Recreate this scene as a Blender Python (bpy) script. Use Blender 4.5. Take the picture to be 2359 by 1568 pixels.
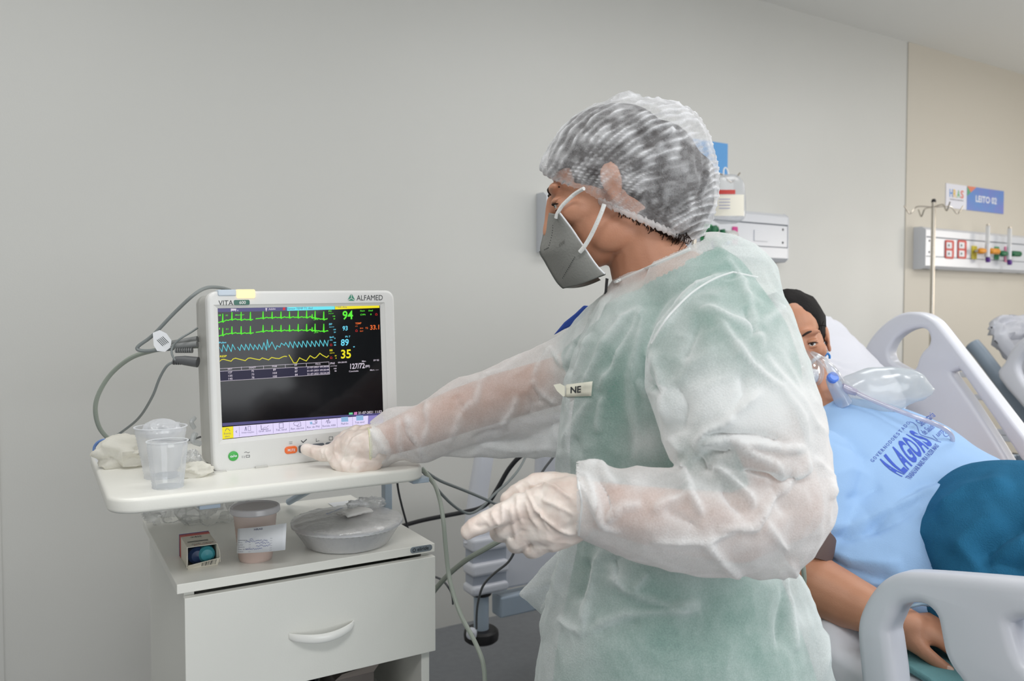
import bpy, bmesh, math, random
import numpy as np
from mathutils import Vector, Matrix, noise, bvhtree
random.seed(7)
for o in list(bpy.data.objects): bpy.data.objects.remove(o)
scene = bpy.context.scene
COL = scene.collection
# ------------------------------------------------------------------ camera
W, H, F = 2359, 1568, 1850.0
CX, CY = W / 2, H / 2
YAW = math.radians(30.7); PIT = math.atan(64 / F)
FW = np.array([math.sin(YAW) * math.cos(PIT), math.cos(YAW) * math.cos(PIT), -math.sin(PIT)])
RT = np.array([math.cos(YAW), -math.sin(YAW), 0.0])
UP = np.array([math.sin(YAW) * math.sin(PIT), math.cos(YAW) * math.sin(PIT), math.cos(PIT)])
CAM = np.array([0, 0, 1.25])
cd = bpy.data.cameras.new('camera'); cam = bpy.data.objects.new('camera', cd); COL.objects.link(cam)
cam.matrix_world = Matrix(((RT[0], UP[0], -FW[0], CAM[0]), (RT[1], UP[1], -FW[1], CAM[1]), (RT[2], UP[2], -FW[2], CAM[2]), (0, 0, 0, 1)))
cd.sensor_width = 36; cd.lens = F / W * 36; cd.clip_start = 0.02
cd.dof.use_dof = True; cd.dof.focus_distance = 1.35; cd.dof.aperture_fstop = 5.6
scene.camera = cam
scene.view_settings.view_transform = 'Standard'; scene.view_settings.look = 'None'
scene.view_settings.gamma = 1; scene.view_settings.exposure = 0.0
scene.view_settings.use_curve_mapping = False
# ------------------------------------------------------------------ light
wd = bpy.data.worlds.new('world'); scene.world = wd; wd.use_nodes = True
wd.node_tree.nodes['Background'].inputs[0].default_value = (0.75, 0.85, 1, 1)
wd.node_tree.nodes['Background'].inputs[1].default_value = 0.6
def area(name, loc, rot, sx, sy, power, col=(1, 1, 1)):
    l = bpy.data.lights.new(name, 'AREA'); l.shape = 'RECTANGLE'; l.size = sx; l.size_y = sy; l.energy = power; l.color = col
    o = bpy.data.objects.new(name, l); COL.objects.link(o); o.location = loc; o.rotation_euler = rot
    return o
for x in (-0.4, 2.4, 4.9):
    area('ceiling_panel_light', (x, 1.35, 2.74), (0, 0, 0), 1.2, 0.6, 13, (1, 0.995, 0.985))
    area('ceiling_panel_light', (x, -0.7, 2.74), (0, 0, 0), 1.2, 0.6, 33, (1, 0.995, 0.985))
area('window_and_fill_light', (6.93, 0.1, 1.55), (0, math.radians(90), 0), 1.1, 2.9, 50, (1.0, 0.93, 0.84))
area('window_and_fill_light', (1.3, -2.93, 1.5), (math.radians(90), 0, 0), 3.0, 1.6, 58, (0.93, 0.97, 1.0))  # unseen fill light behind the camera, added to reach under the shelf
# ------------------------------------------------------------------ helpers
def ray(x, y): return FW + (x - CX) / F * RT - (y - CY) / F * UP
def P(x, y, d): return CAM + d * ray(x, y)
def onz(x, y, z): r = ray(x, y); return CAM + r * (z - CAM[2]) / r[2]
def ony(x, y, v): r = ray(x, y); return CAM + r * v / r[1]
def onx(x, y, v): r = ray(x, y); return CAM + r * v / r[0]
def proj(p):
    q = np.asarray(p) - CAM; z = q @ FW
    return CX + F * (q @ RT) / z, CY - F * (q @ UP) / z, z
def V(*a): return np.array(a, float)
def nrm(v): v = np.asarray(v, float); return v / max(1e-9, np.linalg.norm(v))
def lin(c):
    c = c / 255.0
    return c / 12.92 if c <= 0.04045 else ((c + 0.055) / 1.055) ** 2.4
def L3(rgb): return tuple(lin(c) for c in rgb) + (1.0,)
MATS = {}
def mat(name, rgb, rough=0.5, metal=0.0, bump=0.0, scale=60.0, var=0.0, vscale=6.0, emit=0.0, sub=0.0, coat=0.0, spec=0.5, rgb2=None):
    m = bpy.data.materials.new(name); m.use_nodes = True; nt = m.node_tree; N = nt.nodes; Lk = nt.links
    b = N['Principled BSDF']
    b.inputs['Base Color'].default_value = L3(rgb); b.inputs['Roughness'].default_value = rough; b.inputs['Metallic'].default_value = metal
    b.inputs['Specular IOR Level'].default_value = spec
    if coat: b.inputs['Coat Weight'].default_value = coat
    if sub:
        b.inputs['Subsurface Weight'].default_value = sub; b.inputs['Subsurface Scale'].default_value = 0.01
        b.inputs['Subsurface Radius'].default_value = (1, 0.4, 0.25)
    tc = N.new('ShaderNodeTexCoord')
    if var or rgb2:
        nz = N.new('ShaderNodeTexNoise'); nz.inputs['Scale'].default_value = vscale; nz.inputs['Detail'].default_value = 5
        Lk.new(tc.outputs['Object'], nz.inputs['Vector'])
        mx = N.new('ShaderNodeMix'); mx.data_type = 'RGBA'
        c = L3(rgb); c2 = L3(rgb2) if rgb2 else tuple(v * (1 - var) for v in c[:3]) + (1,)
        mx.inputs[6].default_value = c; mx.inputs[7].default_value = c2
        mr = N.new('ShaderNodeMapRange'); mr.inputs[1].default_value = 0.35; mr.inputs[2].default_value = 0.65
        Lk.new(nz.outputs['Fac'], mr.inputs[0]); Lk.new(mr.outputs[0], mx.inputs[0]); Lk.new(mx.outputs[2], b.inputs['Base Color'])
    if bump:
        nb = N.new('ShaderNodeTexNoise'); nb.inputs['Scale'].default_value = scale; nb.inputs['Detail'].default_value = 4
        Lk.new(tc.outputs['Object'], nb.inputs['Vector'])
        bp = N.new('ShaderNodeBump'); bp.inputs['Strength'].default_value = bump; bp.inputs['Distance'].default_value = 0.002
        Lk.new(nb.outputs['Fac'], bp.inputs['Height']); Lk.new(bp.outputs[0], b.inputs['Normal'])
    if emit:
        b.inputs['Emission Color'].default_value = L3(rgb); b.inputs['Emission Strength'].default_value = emit
    return m
def film(name, rgb, opac, rough=0.3, gloss=0.25, edge=0.5, bump=0.0, scale=80, oscale=0, ovar=0.0, trans=0.4, weave=False, dens=False):
    """thin translucent sheet: transparent / diffuse+translucent mix, denser towards grazing view"""
    m = bpy.data.materials.new(name); m.use_nodes = True; nt = m.node_tree; N = nt.nodes; Lk = nt.links
    for n in list(N): N.remove(n)
    out = N.new('ShaderNodeOutputMaterial'); tr = N.new('ShaderNodeBsdfTransparent')
    df = N.new('ShaderNodeBsdfDiffuse'); tl = N.new('ShaderNodeBsdfTranslucent'); gl = N.new('ShaderNodeBsdfGlossy')
    for n in (df, tl): n.inputs['Color'].default_value = L3(rgb)
    gl.inputs['Roughness'].default_value = rough
    m1 = N.new('ShaderNodeMixShader'); m1.inputs[0].default_value = trans; Lk.new(df.outputs[0], m1.inputs[1]); Lk.new(tl.outputs[0], m1.inputs[2])
    lw = N.new('ShaderNodeLayerWeight'); lw.inputs['Blend'].default_value = 0.35
    # opacity
    mr = N.new('ShaderNodeMapRange'); mr.inputs[3].default_value = opac; mr.inputs[4].default_value = min(1, opac + edge)
    Lk.new(lw.outputs['Facing'], mr.inputs[0])
    fac = mr.outputs[0]; tc = N.new('ShaderNodeTexCoord')
    if ovar:
        nz = N.new('ShaderNodeTexNoise'); nz.inputs['Scale'].default_value = oscale; nz.inputs['Detail'].default_value = 6; nz.inputs['Roughness'].default_value = 0.65
        Lk.new(tc.outputs['Object'], nz.inputs['Vector'])
        r2 = N.new('ShaderNodeMapRange'); r2.inputs[1].default_value = 0.3; r2.inputs[2].default_value = 0.7; r2.inputs[3].default_value = -ovar; r2.inputs[4].default_value = ovar
        Lk.new(nz.outputs['Fac'], r2.inputs[0])
        ad = N.new('ShaderNodeMath'); ad.operation = 'ADD'; ad.use_clamp = True; Lk.new(fac, ad.inputs[0]); Lk.new(r2.outputs[0], ad.inputs[1]); fac = ad.outputs[0]
        if weave:
            n3 = N.new('ShaderNodeTexNoise'); n3.inputs['Scale'].default_value = 420; n3.inputs['Detail'].default_value = 3
            Lk.new(tc.outputs['Object'], n3.inputs['Vector'])
            r3 = N.new('ShaderNodeMapRange'); r3.inputs[1].default_value = 0.3; r3.inputs[2].default_value = 0.7; r3.inputs[3].default_value = -0.05; r3.inputs[4].default_value = 0.05
            Lk.new(n3.outputs['Fac'], r3.inputs[0])
            a3 = N.new('ShaderNodeMath'); a3.operation = 'ADD'; a3.use_clamp = True; Lk.new(fac, a3.inputs[0]); Lk.new(r3.outputs[0], a3.inputs[1]); fac = a3.outputs[0]
    if dens:
        at = N.new('ShaderNodeAttribute'); at.attribute_name = 'dens'
        a4 = N.new('ShaderNodeMath'); a4.operation = 'ADD'; Lk.new(fac, a4.inputs[0]); Lk.new(at.outputs['Fac'], a4.inputs[1])
        cl = N.new('ShaderNodeMapRange'); cl.inputs[1].default_value = .06; cl.inputs[2].default_value = .97; cl.inputs[3].default_value = .06; cl.inputs[4].default_value = .97
        Lk.new(a4.outputs[0], cl.inputs[0]); fac = cl.outputs[0]
    m2 = N.new('ShaderNodeMixShader'); Lk.new(fac, m2.inputs[0]); Lk.new(tr.outputs[0], m2.inputs[1]); Lk.new(m1.outputs[0], m2.inputs[2])
    last = m2
    if gloss:
        pw = N.new('ShaderNodeMath'); pw.operation = 'POWER'; pw.inputs[1].default_value = 2.0; Lk.new(lw.outputs['Facing'], pw.inputs[0])
        ml = N.new('ShaderNodeMath'); ml.operation = 'MULTIPLY_ADD'; ml.inputs[1].default_value = gloss; ml.inputs[2].default_value = 0.03 + gloss * 0.08; ml.use_clamp = True
        Lk.new(pw.outputs[0], ml.inputs[0])
        m3 = N.new('ShaderNodeMixShader'); Lk.new(ml.outputs[0], m3.inputs[0]); Lk.new(m2.outputs[0], m3.inputs[1]); Lk.new(gl.outputs[0], m3.inputs[2]); last = m3
    if bump:
        nb = N.new('ShaderNodeTexNoise'); nb.inputs['Scale'].default_value = scale; nb.inputs['Detail'].default_value = 4
        Lk.new(tc.outputs['Object'], nb.inputs['Vector'])
        bp = N.new('ShaderNodeBump'); bp.inputs['Strength'].default_value = bump; bp.inputs['Distance'].default_value = 0.003
        Lk.new(nb.outputs['Fac'], bp.inputs['Height'])
        for n in (df, tl, gl): Lk.new(bp.outputs[0], n.inputs['Normal'])
    Lk.new(last.outputs[0], out.inputs[0])
    return m
def frame_of(d, hint=None):
    d = nrm(d); h = V(0, 0, 1) if hint is None else hint
    if abs(d @ h) > 0.95: h = V(1, 0, 0)
    a = nrm(np.cross(h, d)); b = np.cross(d, a); return a, b
class MB:
    def __init__(s): s.v = []; s.f = []
    def add(s, vs, fs):
        n = len(s.v); s.v += [tuple(map(float, v)) for v in vs]; s.f += [tuple(i + n for i in f) for f in fs]; return s
    def box(s, lo, hi, M=None):
        lo, hi = V(*lo), V(*hi)
        vs = [V(x, y, z) for x in (lo[0], hi[0]) for y in (lo[1], hi[1]) for z in (lo[2], hi[2])]
        if M is not None: vs = [M @ Vector(v) for v in vs]
        return s.add(vs, [(0, 1, 3, 2), (4, 6, 7, 5), (0, 4, 5, 1), (2, 3, 7, 6), (0, 2, 6, 4), (1, 5, 7, 3)])
    def loft(s, rings, cap=True, closed=True):
        n = len(rings[0]); base = []
        for r in rings: base.append(len(s.v)); s.v += [tuple(map(float, p)) for p in r]
        for k in range(len(rings) - 1):
            for i in range(n if closed else n - 1):
                j = (i + 1) % n
                s.f.append((base[k] + i, base[k] + j, base[k + 1] + j, base[k + 1] + i))
        if cap and closed:
            s.f.append(tuple(base[0] + i for i in range(n))[::-1]); s.f.append(tuple(base[-1] + i for i in range(n)))
        return s
    def tube(s, pts, r, n=10, sm=True, cap=True):
        pts = [V(*p) for p in pts]; rr = list(r) if hasattr(r, '__len__') else [r] * len(pts)
        if sm and len(pts) > 2: pts, rr = spline(pts, rr)
        a = None; rings = []
        for i, p in enumerate(pts):
            d = nrm(pts[min(i + 1, len(pts) - 1)] - pts[max(i - 1, 0)])
            if a is None: a, b = frame_of(d)
            else: a = nrm(a - d * (a @ d)); b = np.cross(d, a)
            rings.append([p + rr[i] * (math.cos(t) * a + math.sin(t) * b) for t in np.linspace(0, 2 * math.pi, n, endpoint=False)])
        return s.loft(rings, cap)
    def cyl(s, p, q, r, r2=None, n=24): return s.tube([p, q], [r, r if r2 is None else r2], n, sm=False)
    def ball(s, c, r, R=None, nu=20, nv=12):
        r = V(*r) if hasattr(r, '__len__') else V(r, r, r); rings = []
        c = V(*c)
        for j in range(1, nv):
            t = math.pi * j / nv
            rings.append([V(math.sin(t) * math.cos(a), math.sin(t) * math.sin(a), math.cos(t)) * r for a in np.linspace(0, 2 * math.pi, nu, endpoint=False)])
        top, bot = V(0, 0, 1) * r, V(0, 0, -1) * r
        f = (lambda p: c + R @ p) if R is not None else (lambda p: c + p)
        n0 = len(s.v); s.loft([[f(p) for p in rg] for rg in rings], cap=False)
        i0 = len(s.v); s.v += [tuple(f(top)), tuple(f(bot))]; m = len(rings) - 1
        for i in range(nu):
            j = (i + 1) % nu
            s.f.append((i0, n0 + j, n0 + i)); s.f.append((i0 + 1, n0 + m * nu + i, n0 + m * nu + j))
        return s
    def chain(s, pr, n=14):
        """tapered capsules through (point, radius)"""
        for (p, r), (q, t) in zip(pr[:-1], pr[1:]):
            s.tube([p, q], [r, t], n, sm=False)
        for p, r in pr: s.ball(p, r, nu=n, nv=8)
        return s
    def lathe(s, prof, c, n=48, ax=(0, 0, 1), cap=False):
        a, b = frame_of(V(*ax)); ax = nrm(V(*ax)); c = V(*c)
        return s.loft([[c + ax * z + r * (math.cos(t) * a + math.sin(t) * b) for t in np.linspace(0, 2 * math.pi, n, endpoint=False)] for r, z in prof], cap=cap)
    def poly(s, pts): return s.add(pts, [tuple(range(len(pts)))])
    def mesh(s, name='m'):
        m = bpy.data.meshes.new(name); m.from_pydata(s.v, [], s.f); m.validate(); return m
def spline(pts, rr, k=6):
    o = []; orr = []; n = len(pts)
    for i in range(n - 1):
        p0, p1, p2, p3 = pts[max(i - 1, 0)], pts[i], pts[i + 1], pts[min(i + 2, n - 1)]
        for j in range(k):
            t = j / k
            o.append(0.5 * ((2 * p1) + (p2 - p0) * t + (2 * p0 - 5 * p1 + 4 * p2 - p3) * t * t + (3 * p1 - p0 - 3 * p2 + p3) * t ** 3)); orr.append(rr[i] * (1 - t) + rr[i + 1] * t)
    return o + [pts[-1]], orr + [rr[-1]]
def obj(name, mb, m, parent=None, smooth=True, bevel=0.0, seg=2, label=None, kind=None, sub=0, fixn=True, solid=0.0, auto=35):
    me = mb.mesh(name) if isinstance(mb, MB) else mb
    bm = bmesh.new(); bm.from_mesh(me)
    if fixn: bmesh.ops.recalc_face_normals(bm, faces=bm.faces)
    if smooth:
        for f in bm.faces: f.smooth = True
        lim = math.radians(auto)
        for e in bm.edges:
            if len(e.link_faces) == 2 and e.calc_face_angle(0) > lim: e.smooth = False
    vs = np.array([v.co for v in bm.verts]) if len(bm.verts) else np.zeros((1, 3))
    base = V((vs[:, 0].min() + vs[:, 0].max()) / 2, (vs[:, 1].min() + vs[:, 1].max()) / 2, vs[:, 2].min())
    bmesh.ops.translate(bm, vec=Vector(-base), verts=bm.verts); bm.to_mesh(me); bm.free()
    o = bpy.data.objects.new(name, me); COL.objects.link(o)
    for q in (m if isinstance(m, (list, tuple)) else [m]): me.materials.append(q)
    o['wloc'] = [float(x) for x in base]
    if parent is not None:
        o.parent = parent; o.location = Vector(base) - Vector(parent['wloc'])
    else: o.location = Vector(base)
    if bevel:
        b = o.modifiers.new('bevel', 'BEVEL'); b.width = bevel; b.segments = seg; b.limit_method = 'ANGLE'; b.angle_limit = math.radians(40); b.harden_normals = False
    if sub: q = o.modifiers.new('sub', 'SUBSURF'); q.levels = sub; q.render_levels = sub
    if solid: q = o.modifiers.new('solid', 'SOLIDIFY'); q.thickness = solid; q.offset = 0
    if kind is None and parent is not None and (name.endswith(('lettering', 'readout', 'print', 'handwriting', '_icon', '_trace', 'barcode', '_bar'))): kind = 'stuff'
    if label: o['label'] = label
    if kind: o['kind'] = kind
    return o
def thing(name, label, cat, loc, group=None):
    o = bpy.data.objects.new(name, None); COL.objects.link(o); o.location = Vector(loc); o['wloc'] = [float(x) for x in loc]
    o.empty_display_size = 0.05; o['label'] = label; o['category'] = cat
    if group: o['group'] = group
    return o
def tag(o, label, cat, group=None):
    o['label'] = label; o['category'] = cat
    if group: o['group'] = group
    return o
def plate(name, outline, holes, thick, bev, to3d, m, parent=None, **kw):
    """solid plate with holes and rounded edges; outline in a 2-D plane, to3d maps (u,v,w) to world"""
    cu = bpy.data.curves.new(name, 'CURVE'); cu.dimensions = '2D'; cu.fill_mode = 'BOTH'
    for pts in [outline] + holes:
        sp = cu.splines.new('POLY'); sp.points.add(len(pts) - 1)
        for q, (a, b) in zip(sp.points, pts): q.co = (a, b, 0, 1)
        sp.use_cyclic_u = True
    cu.extrude = max(thick / 2 - bev, 0.0001); cu.bevel_depth = bev; cu.bevel_resolution = 4; cu.offset = -bev
    t = bpy.data.objects.new('t', cu); COL.objects.link(t)
    dg = bpy.context.evaluated_depsgraph_get(); me = bpy.data.meshes.new_from_object(t.evaluated_get(dg))
    bpy.data.objects.remove(t)
    for v in me.vertices: v.co = Vector(to3d(v.co.x, v.co.y, v.co.z))
    bm = bmesh.new(); bm.from_mesh(me); bmesh.ops.remove_doubles(bm, verts=bm.verts, dist=1e-5); bm.to_mesh(me); bm.free()
    me.name = name
    return obj(name, me, m, parent, **kw)
def frame_plate(name, outer, inner, fn, w0, w1, bev, m, parent=None, **kw):
    """frame between an outer outline and an inner rectangle (x0,y0,x1,y1)"""
    x0, y0, x1, y1 = inner; cx, cy = (x0 + x1) / 2, (y0 + y1) / 2; o = np.array(outer); oc = (o.max(0) + o.min(0)) / 2; oh = (o.max(0) - o.min(0)) / 2
    inn = []
    for a, b in o:
        u, v = (a - oc[0]) / oh[0], (b - oc[1]) / oh[1]; k = 1 / max(abs(u), abs(v)); inn.append((cx + u * k * (x1 - x0) / 2, cy + v * k * (y1 - y0) / 2))
    def sc(d): return [(oc[0] + (a - oc[0]) * (1 - d / oh[0]), oc[1] + (b - oc[1]) * (1 - d / oh[1])) for a, b in outer]
    g = MB(); rings = [[fn(a, b, w0) for a, b in inn], [fn(a, b, w0) for a, b in sc(bev)], [fn(a, b, w0 + bev) for a, b in sc(0)]]
    for t in (0, 25, 50, 75, 90):
        q = math.radians(t); rings.append([fn(a, b, w1 - bev + bev * math.sin(q)) for a, b in sc(bev * (1 - math.cos(q)))])
    rings.append([fn(a, b, w1) for a, b in inn]); rings.append(rings[0])
    return obj(name, g.loft(rings, cap=False), m, parent, **kw)
def rrect(x0, y0, x1, y1, r, n=6):
    o = []
    for cx, cy, a in ((x1 - r, y1 - r, 0), (x0 + r, y1 - r, 90), (x0 + r, y0 + r, 180), (x1 - r, y0 + r, 270)):
        for k in range(n + 1):
            t = math.radians(a + 90 * k / n); o.append((cx + r * math.cos(t), cy + r * math.sin(t)))
    return o
def smooth_poly(pts, k=5):
    n = len(pts); o = []
    for i in range(n):
        p0, p1, p2, p3 = [np.array(pts[(i + d) % n], float) for d in (-1, 0, 1, 2)]
        for j in range(k):
            t = j / k
            o.append(tuple(0.5 * ((2 * p1) + (p2 - p0) * t + (2 * p0 - 5 * p1 + 4 * p2 - p3) * t * t + (3 * p1 - p0 - 3 * p2 + p3) * t ** 3)))
    return o
_tc = {}
def text_uv(s, shear=0.0, bold=0.0):
    """text outline as triangles in a unit box (u 0..1, v 0..1)"""
    key = (s, shear, bold)
    if key in _tc: return _tc[key]
    cu = bpy.data.curves.new('t', 'FONT'); cu.body = s; cu.resolution_u = 3; cu.shear = shear; cu.offset = bold
    t = bpy.data.objects.new('t', cu); COL.objects.link(t)
    dg = bpy.context.evaluated_depsgraph_get(); me = bpy.data.meshes.new_from_object(t.evaluated_get(dg)); bpy.data.objects.remove(t)
    vs = np.array([v.co[:2] for v in me.vertices]); fs = [tuple(p.vertices) for p in me.polygons]
    lo = vs.min(0); hi = vs.max(0); vs = (vs - lo) / (hi - lo); bpy.data.meshes.remove(me)
    _tc[key] = (vs, fs); return vs, fs
def text_on(mb, s, fn, **kw):
    vs, fs = text_uv(s, **kw); return mb.add([fn(u, v) for u, v in vs], fs)
def remesh(mb, vox, it=6, fac=0.5, name='m'):
    me = mb.mesh(name); bm = bmesh.new(); bm.from_mesh(me); bmesh.ops.recalc_face_normals(bm, faces=bm.faces); bm.to_mesh(me); bm.free()
    t = bpy.data.objects.new('t', me); COL.objects.link(t)
    r = t.modifiers.new('r', 'REMESH'); r.mode = 'VOXEL'; r.voxel_size = vox; r.use_smooth_shade = True
    s = t.modifiers.new('s', 'SMOOTH'); s.iterations = it; s.factor = fac
    dg = bpy.context.evaluated_depsgraph_get(); o = bpy.data.meshes.new_from_object(t.evaluated_get(dg)); bpy.data.objects.remove(t)
    return o
def getv(me):
    a = np.empty(len(me.vertices) * 3); me.vertices.foreach_get('co', a); return a.reshape(-1, 3)
def getn(me):
    a = np.empty(len(me.vertices) * 3); me.vertices.foreach_get('normal', a); return a.reshape(-1, 3)
def setv(me, a): me.vertices.foreach_set('co', np.ascontiguousarray(a).ravel()); me.update()
def delete_where(me, mask):
    bm = bmesh.new(); bm.from_mesh(me); bm.verts.ensure_lookup_table()
    bmesh.ops.delete(bm, geom=[bm.verts[i] for i in np.nonzero(mask)[0]], context='VERTS'); bm.to_mesh(me); bm.free()
def folds(me, lines, view=True):
    """raise ridges / press grooves along polylines: (amp metres, width px, [(px,py)...])"""
    v = getv(me); n = getn(me); x, y, d = proj(v); p = np.stack([x, y], 1); disp = np.zeros(len(v)); dn = np.zeros(len(v))
    vis = np.clip(-(n @ FW) * 3 + 0.6, 0, 1)
    for amp, wid, pts in lines:
        pts = [np.array(q, float) for q in pts]; L = [np.linalg.norm(b - a) for a, b in zip(pts[:-1], pts[1:])]; T = sum(L); s0 = 0
        best = np.full(len(v), 1e9); ta = np.zeros(len(v))
        for a, b, l in zip(pts[:-1], pts[1:], L):
            t = np.clip(((p - a) @ (b - a)) / (l * l), 0, 1); dd = np.linalg.norm(p - (a + t[:, None] * (b - a)), axis=1)
            k = dd < best; best[k] = dd[k]; ta[k] = (s0 + t[k] * l) / T; s0 += l
        end = np.clip(np.minimum(ta, 1 - ta) * 6, 0, 1) ** 0.7
        g_ = np.exp(-(best / (wid * 1.05)) ** 1.15) * end; disp += amp * g_; dn = np.maximum(dn, np.exp(-(best / (wid * .75)) ** 1.1) * end * (1 if amp > 0 else .3))
    setv(me, v + n * (disp * vis)[:, None]); return dn * vis
def blobs(me, L):
    """fabric layering by place: (px, py, radius px, amount) seen surface only"""
    x, y, d = proj(getv(me)); o = np.zeros(len(x))
    for a, b, r, k in L: o += k * np.exp(-(((x - a) ** 2 + (y - b) ** 2) / r ** 2) ** 1.0)
    return o
def set_dens(me, a):
    t = me.attributes.new('dens', 'FLOAT', 'POINT'); t.data.foreach_set('value', np.asarray(a, dtype=np.float32))
def crumple(me, amp, scale, seed=0.0, ridged=True, stretch=(1, 1, 1)):
    v = getv(me); n = getn(me); o = np.empty(len(v))
    for i, p in enumerate(v):
        q = Vector((p[0] * scale * stretch[0] + seed, p[1] * scale * stretch[1], p[2] * scale * stretch[2]))
        a = noise.noise(q)
        o[i] = (1 - abs(a) * 3.0) if ridged else a
    setv(me, v + n * (o * amp)[:, None])
def ring2(e1, e2, d1, d2, b, n=28, tang=None, sq=2.0):
    """ellipse ring whose silhouette in the view is the pair of edge points; b = half depth in metres"""
    p, q = P(*e1, d1), P(*e2, d2); c = (p + q) / 2; a = (p - q) / 2
    vd = nrm(c - CAM) if tang is None else nrm(np.cross(a, tang))
    o = []
    for t in np.linspace(0, 2 * math.pi, n, endpoint=False):
        ct, st = math.cos(t), math.sin(t); e = 2.0 / sq
        o.append(c + a * math.copysign(abs(ct) ** e, ct) + vd * b * math.copysign(abs(st) ** e, st))
    return o
def blend_rings(rings, k=4):
    """Catmull-Rom between rings"""
    R = [np.array(r) for r in rings]; o = []; n = len(R)
    for i in range(n - 1):
        p0, p1, p2, p3 = R[max(i - 1, 0)], R[i], R[i + 1], R[min(i + 2, n - 1)]
        for j in range(k):
            t = j / k
            o.append(0.5 * ((2 * p1) + (p2 - p0) * t + (2 * p0 - 5 * p1 + 4 * p2 - p3) * t * t + (3 * p1 - p0 - 3 * p2 + p3) * t ** 3))
    return o + [R[-1]]
def shrink(rings, k, kb=None):
    o = []
    for r in rings:
        r = np.array(r); c = r.mean(0); o.append(c + (r - c) * k)
    return o
# ------------------------------------------------------------------ materials
M_wall = mat('wall_paint', (208, 208, 204), 0.42, bump=0.12, scale=220, var=0.02, vscale=1.5)
M_wall2 = mat('wall_paint_dimmed', (158, 158, 156), 0.6)  # darkened to cut bounce from the unseen wall behind the camera
M_wallr = mat('wall_paint_window_tint', (204, 198, 186), 0.5, bump=0.12, scale=220)  # warm window light is mixed into this paint colour
M_ceil = mat('ceiling_paint', (232, 232, 228), 0.8)
M_floor = mat('vinyl_floor', (128, 131, 136), 0.38, var=0.1, vscale=40)
M_white = mat('white_laminate', (226, 226, 220), 0.35, bump=0.06, scale=300)
M_shelf = mat('shelf_laminate', (232, 231, 224), 0.32, bump=0.05, scale=250)
M_edge = mat('edge_band', (236, 236, 232), 0.3)
M_dark = mat('dark_interior', (40, 38, 38), 0.8)
M_hous = mat('monitor_plastic', (222, 222, 220), 0.38, bump=0.04, scale=400)
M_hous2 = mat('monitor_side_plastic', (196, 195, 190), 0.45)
M_bedp = mat('bed_plastic', (214, 216, 224), 0.33)
M_bluegrey = mat('blue_grey_steel', (176, 190, 204), 0.4, metal=0.1)
M_chrome = mat('brushed_steel', (200, 192, 180), 0.25, metal=0.9)
M_black = mat('black_rubber', (28, 26, 28), 0.5)
M_grayc = mat('grey_cable', (128, 134, 134), 0.45)
M_green_c = mat('sage_cable', (150, 158, 148), 0.4)
M_blackc = mat('black_cable', (38, 38, 42), 0.4)
M_plug = mat('dark_grey_plug', (92, 94, 96), 0.5)
M_skin = mat('skin', (200, 146, 118), 0.5, bump=0.15, scale=350, sub=0.06, rgb2=(190, 134, 106), vscale=9)
M_skin2 = mat('skin_patient', (196, 142, 112), 0.48, bump=0.15, scale=350, sub=0.06, rgb2=(184, 128, 99), vscale=9)
M_hair = mat('dark_hair', (22, 19, 19), 0.75, spec=0.2, bump=0.6, scale=120)
M_hairb = mat('brown_hair', (40, 28, 23), 0.7, spec=0.25)
M_paper = mat('white_paper', (236, 238, 242), 0.7)
M_ink = mat('dark_ink', (52, 56, 60), 0.6)
M_bink = mat('blue_ink', (70, 80, 160), 0.6)
# ------------------------------------------------------------------ room
YB = 2.85
def struct(name, lo, hi, m): return obj(name, MB().box(lo, hi), m, smooth=False, kind='structure')
struct('floor', (-2.6, -3.1, -0.1), (7.1, YB + 0.1, 0), M_floor)
struct('ceiling', (-2.6, -3.1, 2.8), (7.1, YB + 0.1, 2.9), M_ceil)
struct('wall_back', (-2.6, YB, 0), (7.1, YB + 0.1, 2.8), M_wall)
struct('wall_left', (-2.6, -3.1, 0), (-2.5, YB, 2.8), M_wall)
struct('wall_front', (-2.5, -3.1, 0), (7.0, -3.0, 2.8), M_wall2)
struct('wall_right', (7.0, -3.1, 0), (7.1, YB, 2.8), M_wall)
# shallow wall column between the beds and corner at the left
xs = ony(2083, 600, YB)[0]
struct('trim_1', (xs, YB - 0.005, 0), (7.0, YB, 2.8), M_wallr)
xl = ony(9, 1500, YB)[0]
struct('trim_2', (-2.5, YB - 0.012, 0), (xl, YB, 1.0), M_wall)
# ------------------------------------------------------------------ bedside cabinet
cab = thing('bedside_cabinet', 'white laminate bedside cabinet with one wide drawer and a raised back shelf frame', 'cabinet', (0.43, 1.66, 0))
X0, X1, Y0, Y1, ZT = 0.194, 0.664, 1.414, 1.90, 0.80
tk = 0.0165
def zat(px, py, y): return ony(px, py, y)
obj('top_board', MB().box((X0, Y0, ZT - tk), (X1, Y1, ZT)), M_shelf, cab, smooth=False, bevel=0.0012)
sl = X0 + 0.012; sr = X1 - 0.004
obj('side_panel', MB().box((sl, Y0 + 0.012, 0.07), (sl + 0.017, Y1 - 0.003, ZT - tk)), M_white, cab, smooth=False, bevel=0.001)
obj('side_panel', MB().box((sr - 0.02, Y0 + 0.012, 0.07), (sr - 0.003, Y1 - 0.003, ZT - tk)), M_white, cab, smooth=False, bevel=0.001)
obj('back_panel', MB().box((sl + 0.017, Y1 - 0.012, 0.07), (sr - 0.02, Y1 - 0.004, ZT - tk)), M_white, cab, smooth=False)
obj('bottom_board', MB().box((sl + 0.017, Y0 + 0.012, 0.07), (sr - 0.02, Y1 - 0.012, 0.087)), M_white, cab, smooth=False)
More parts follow.
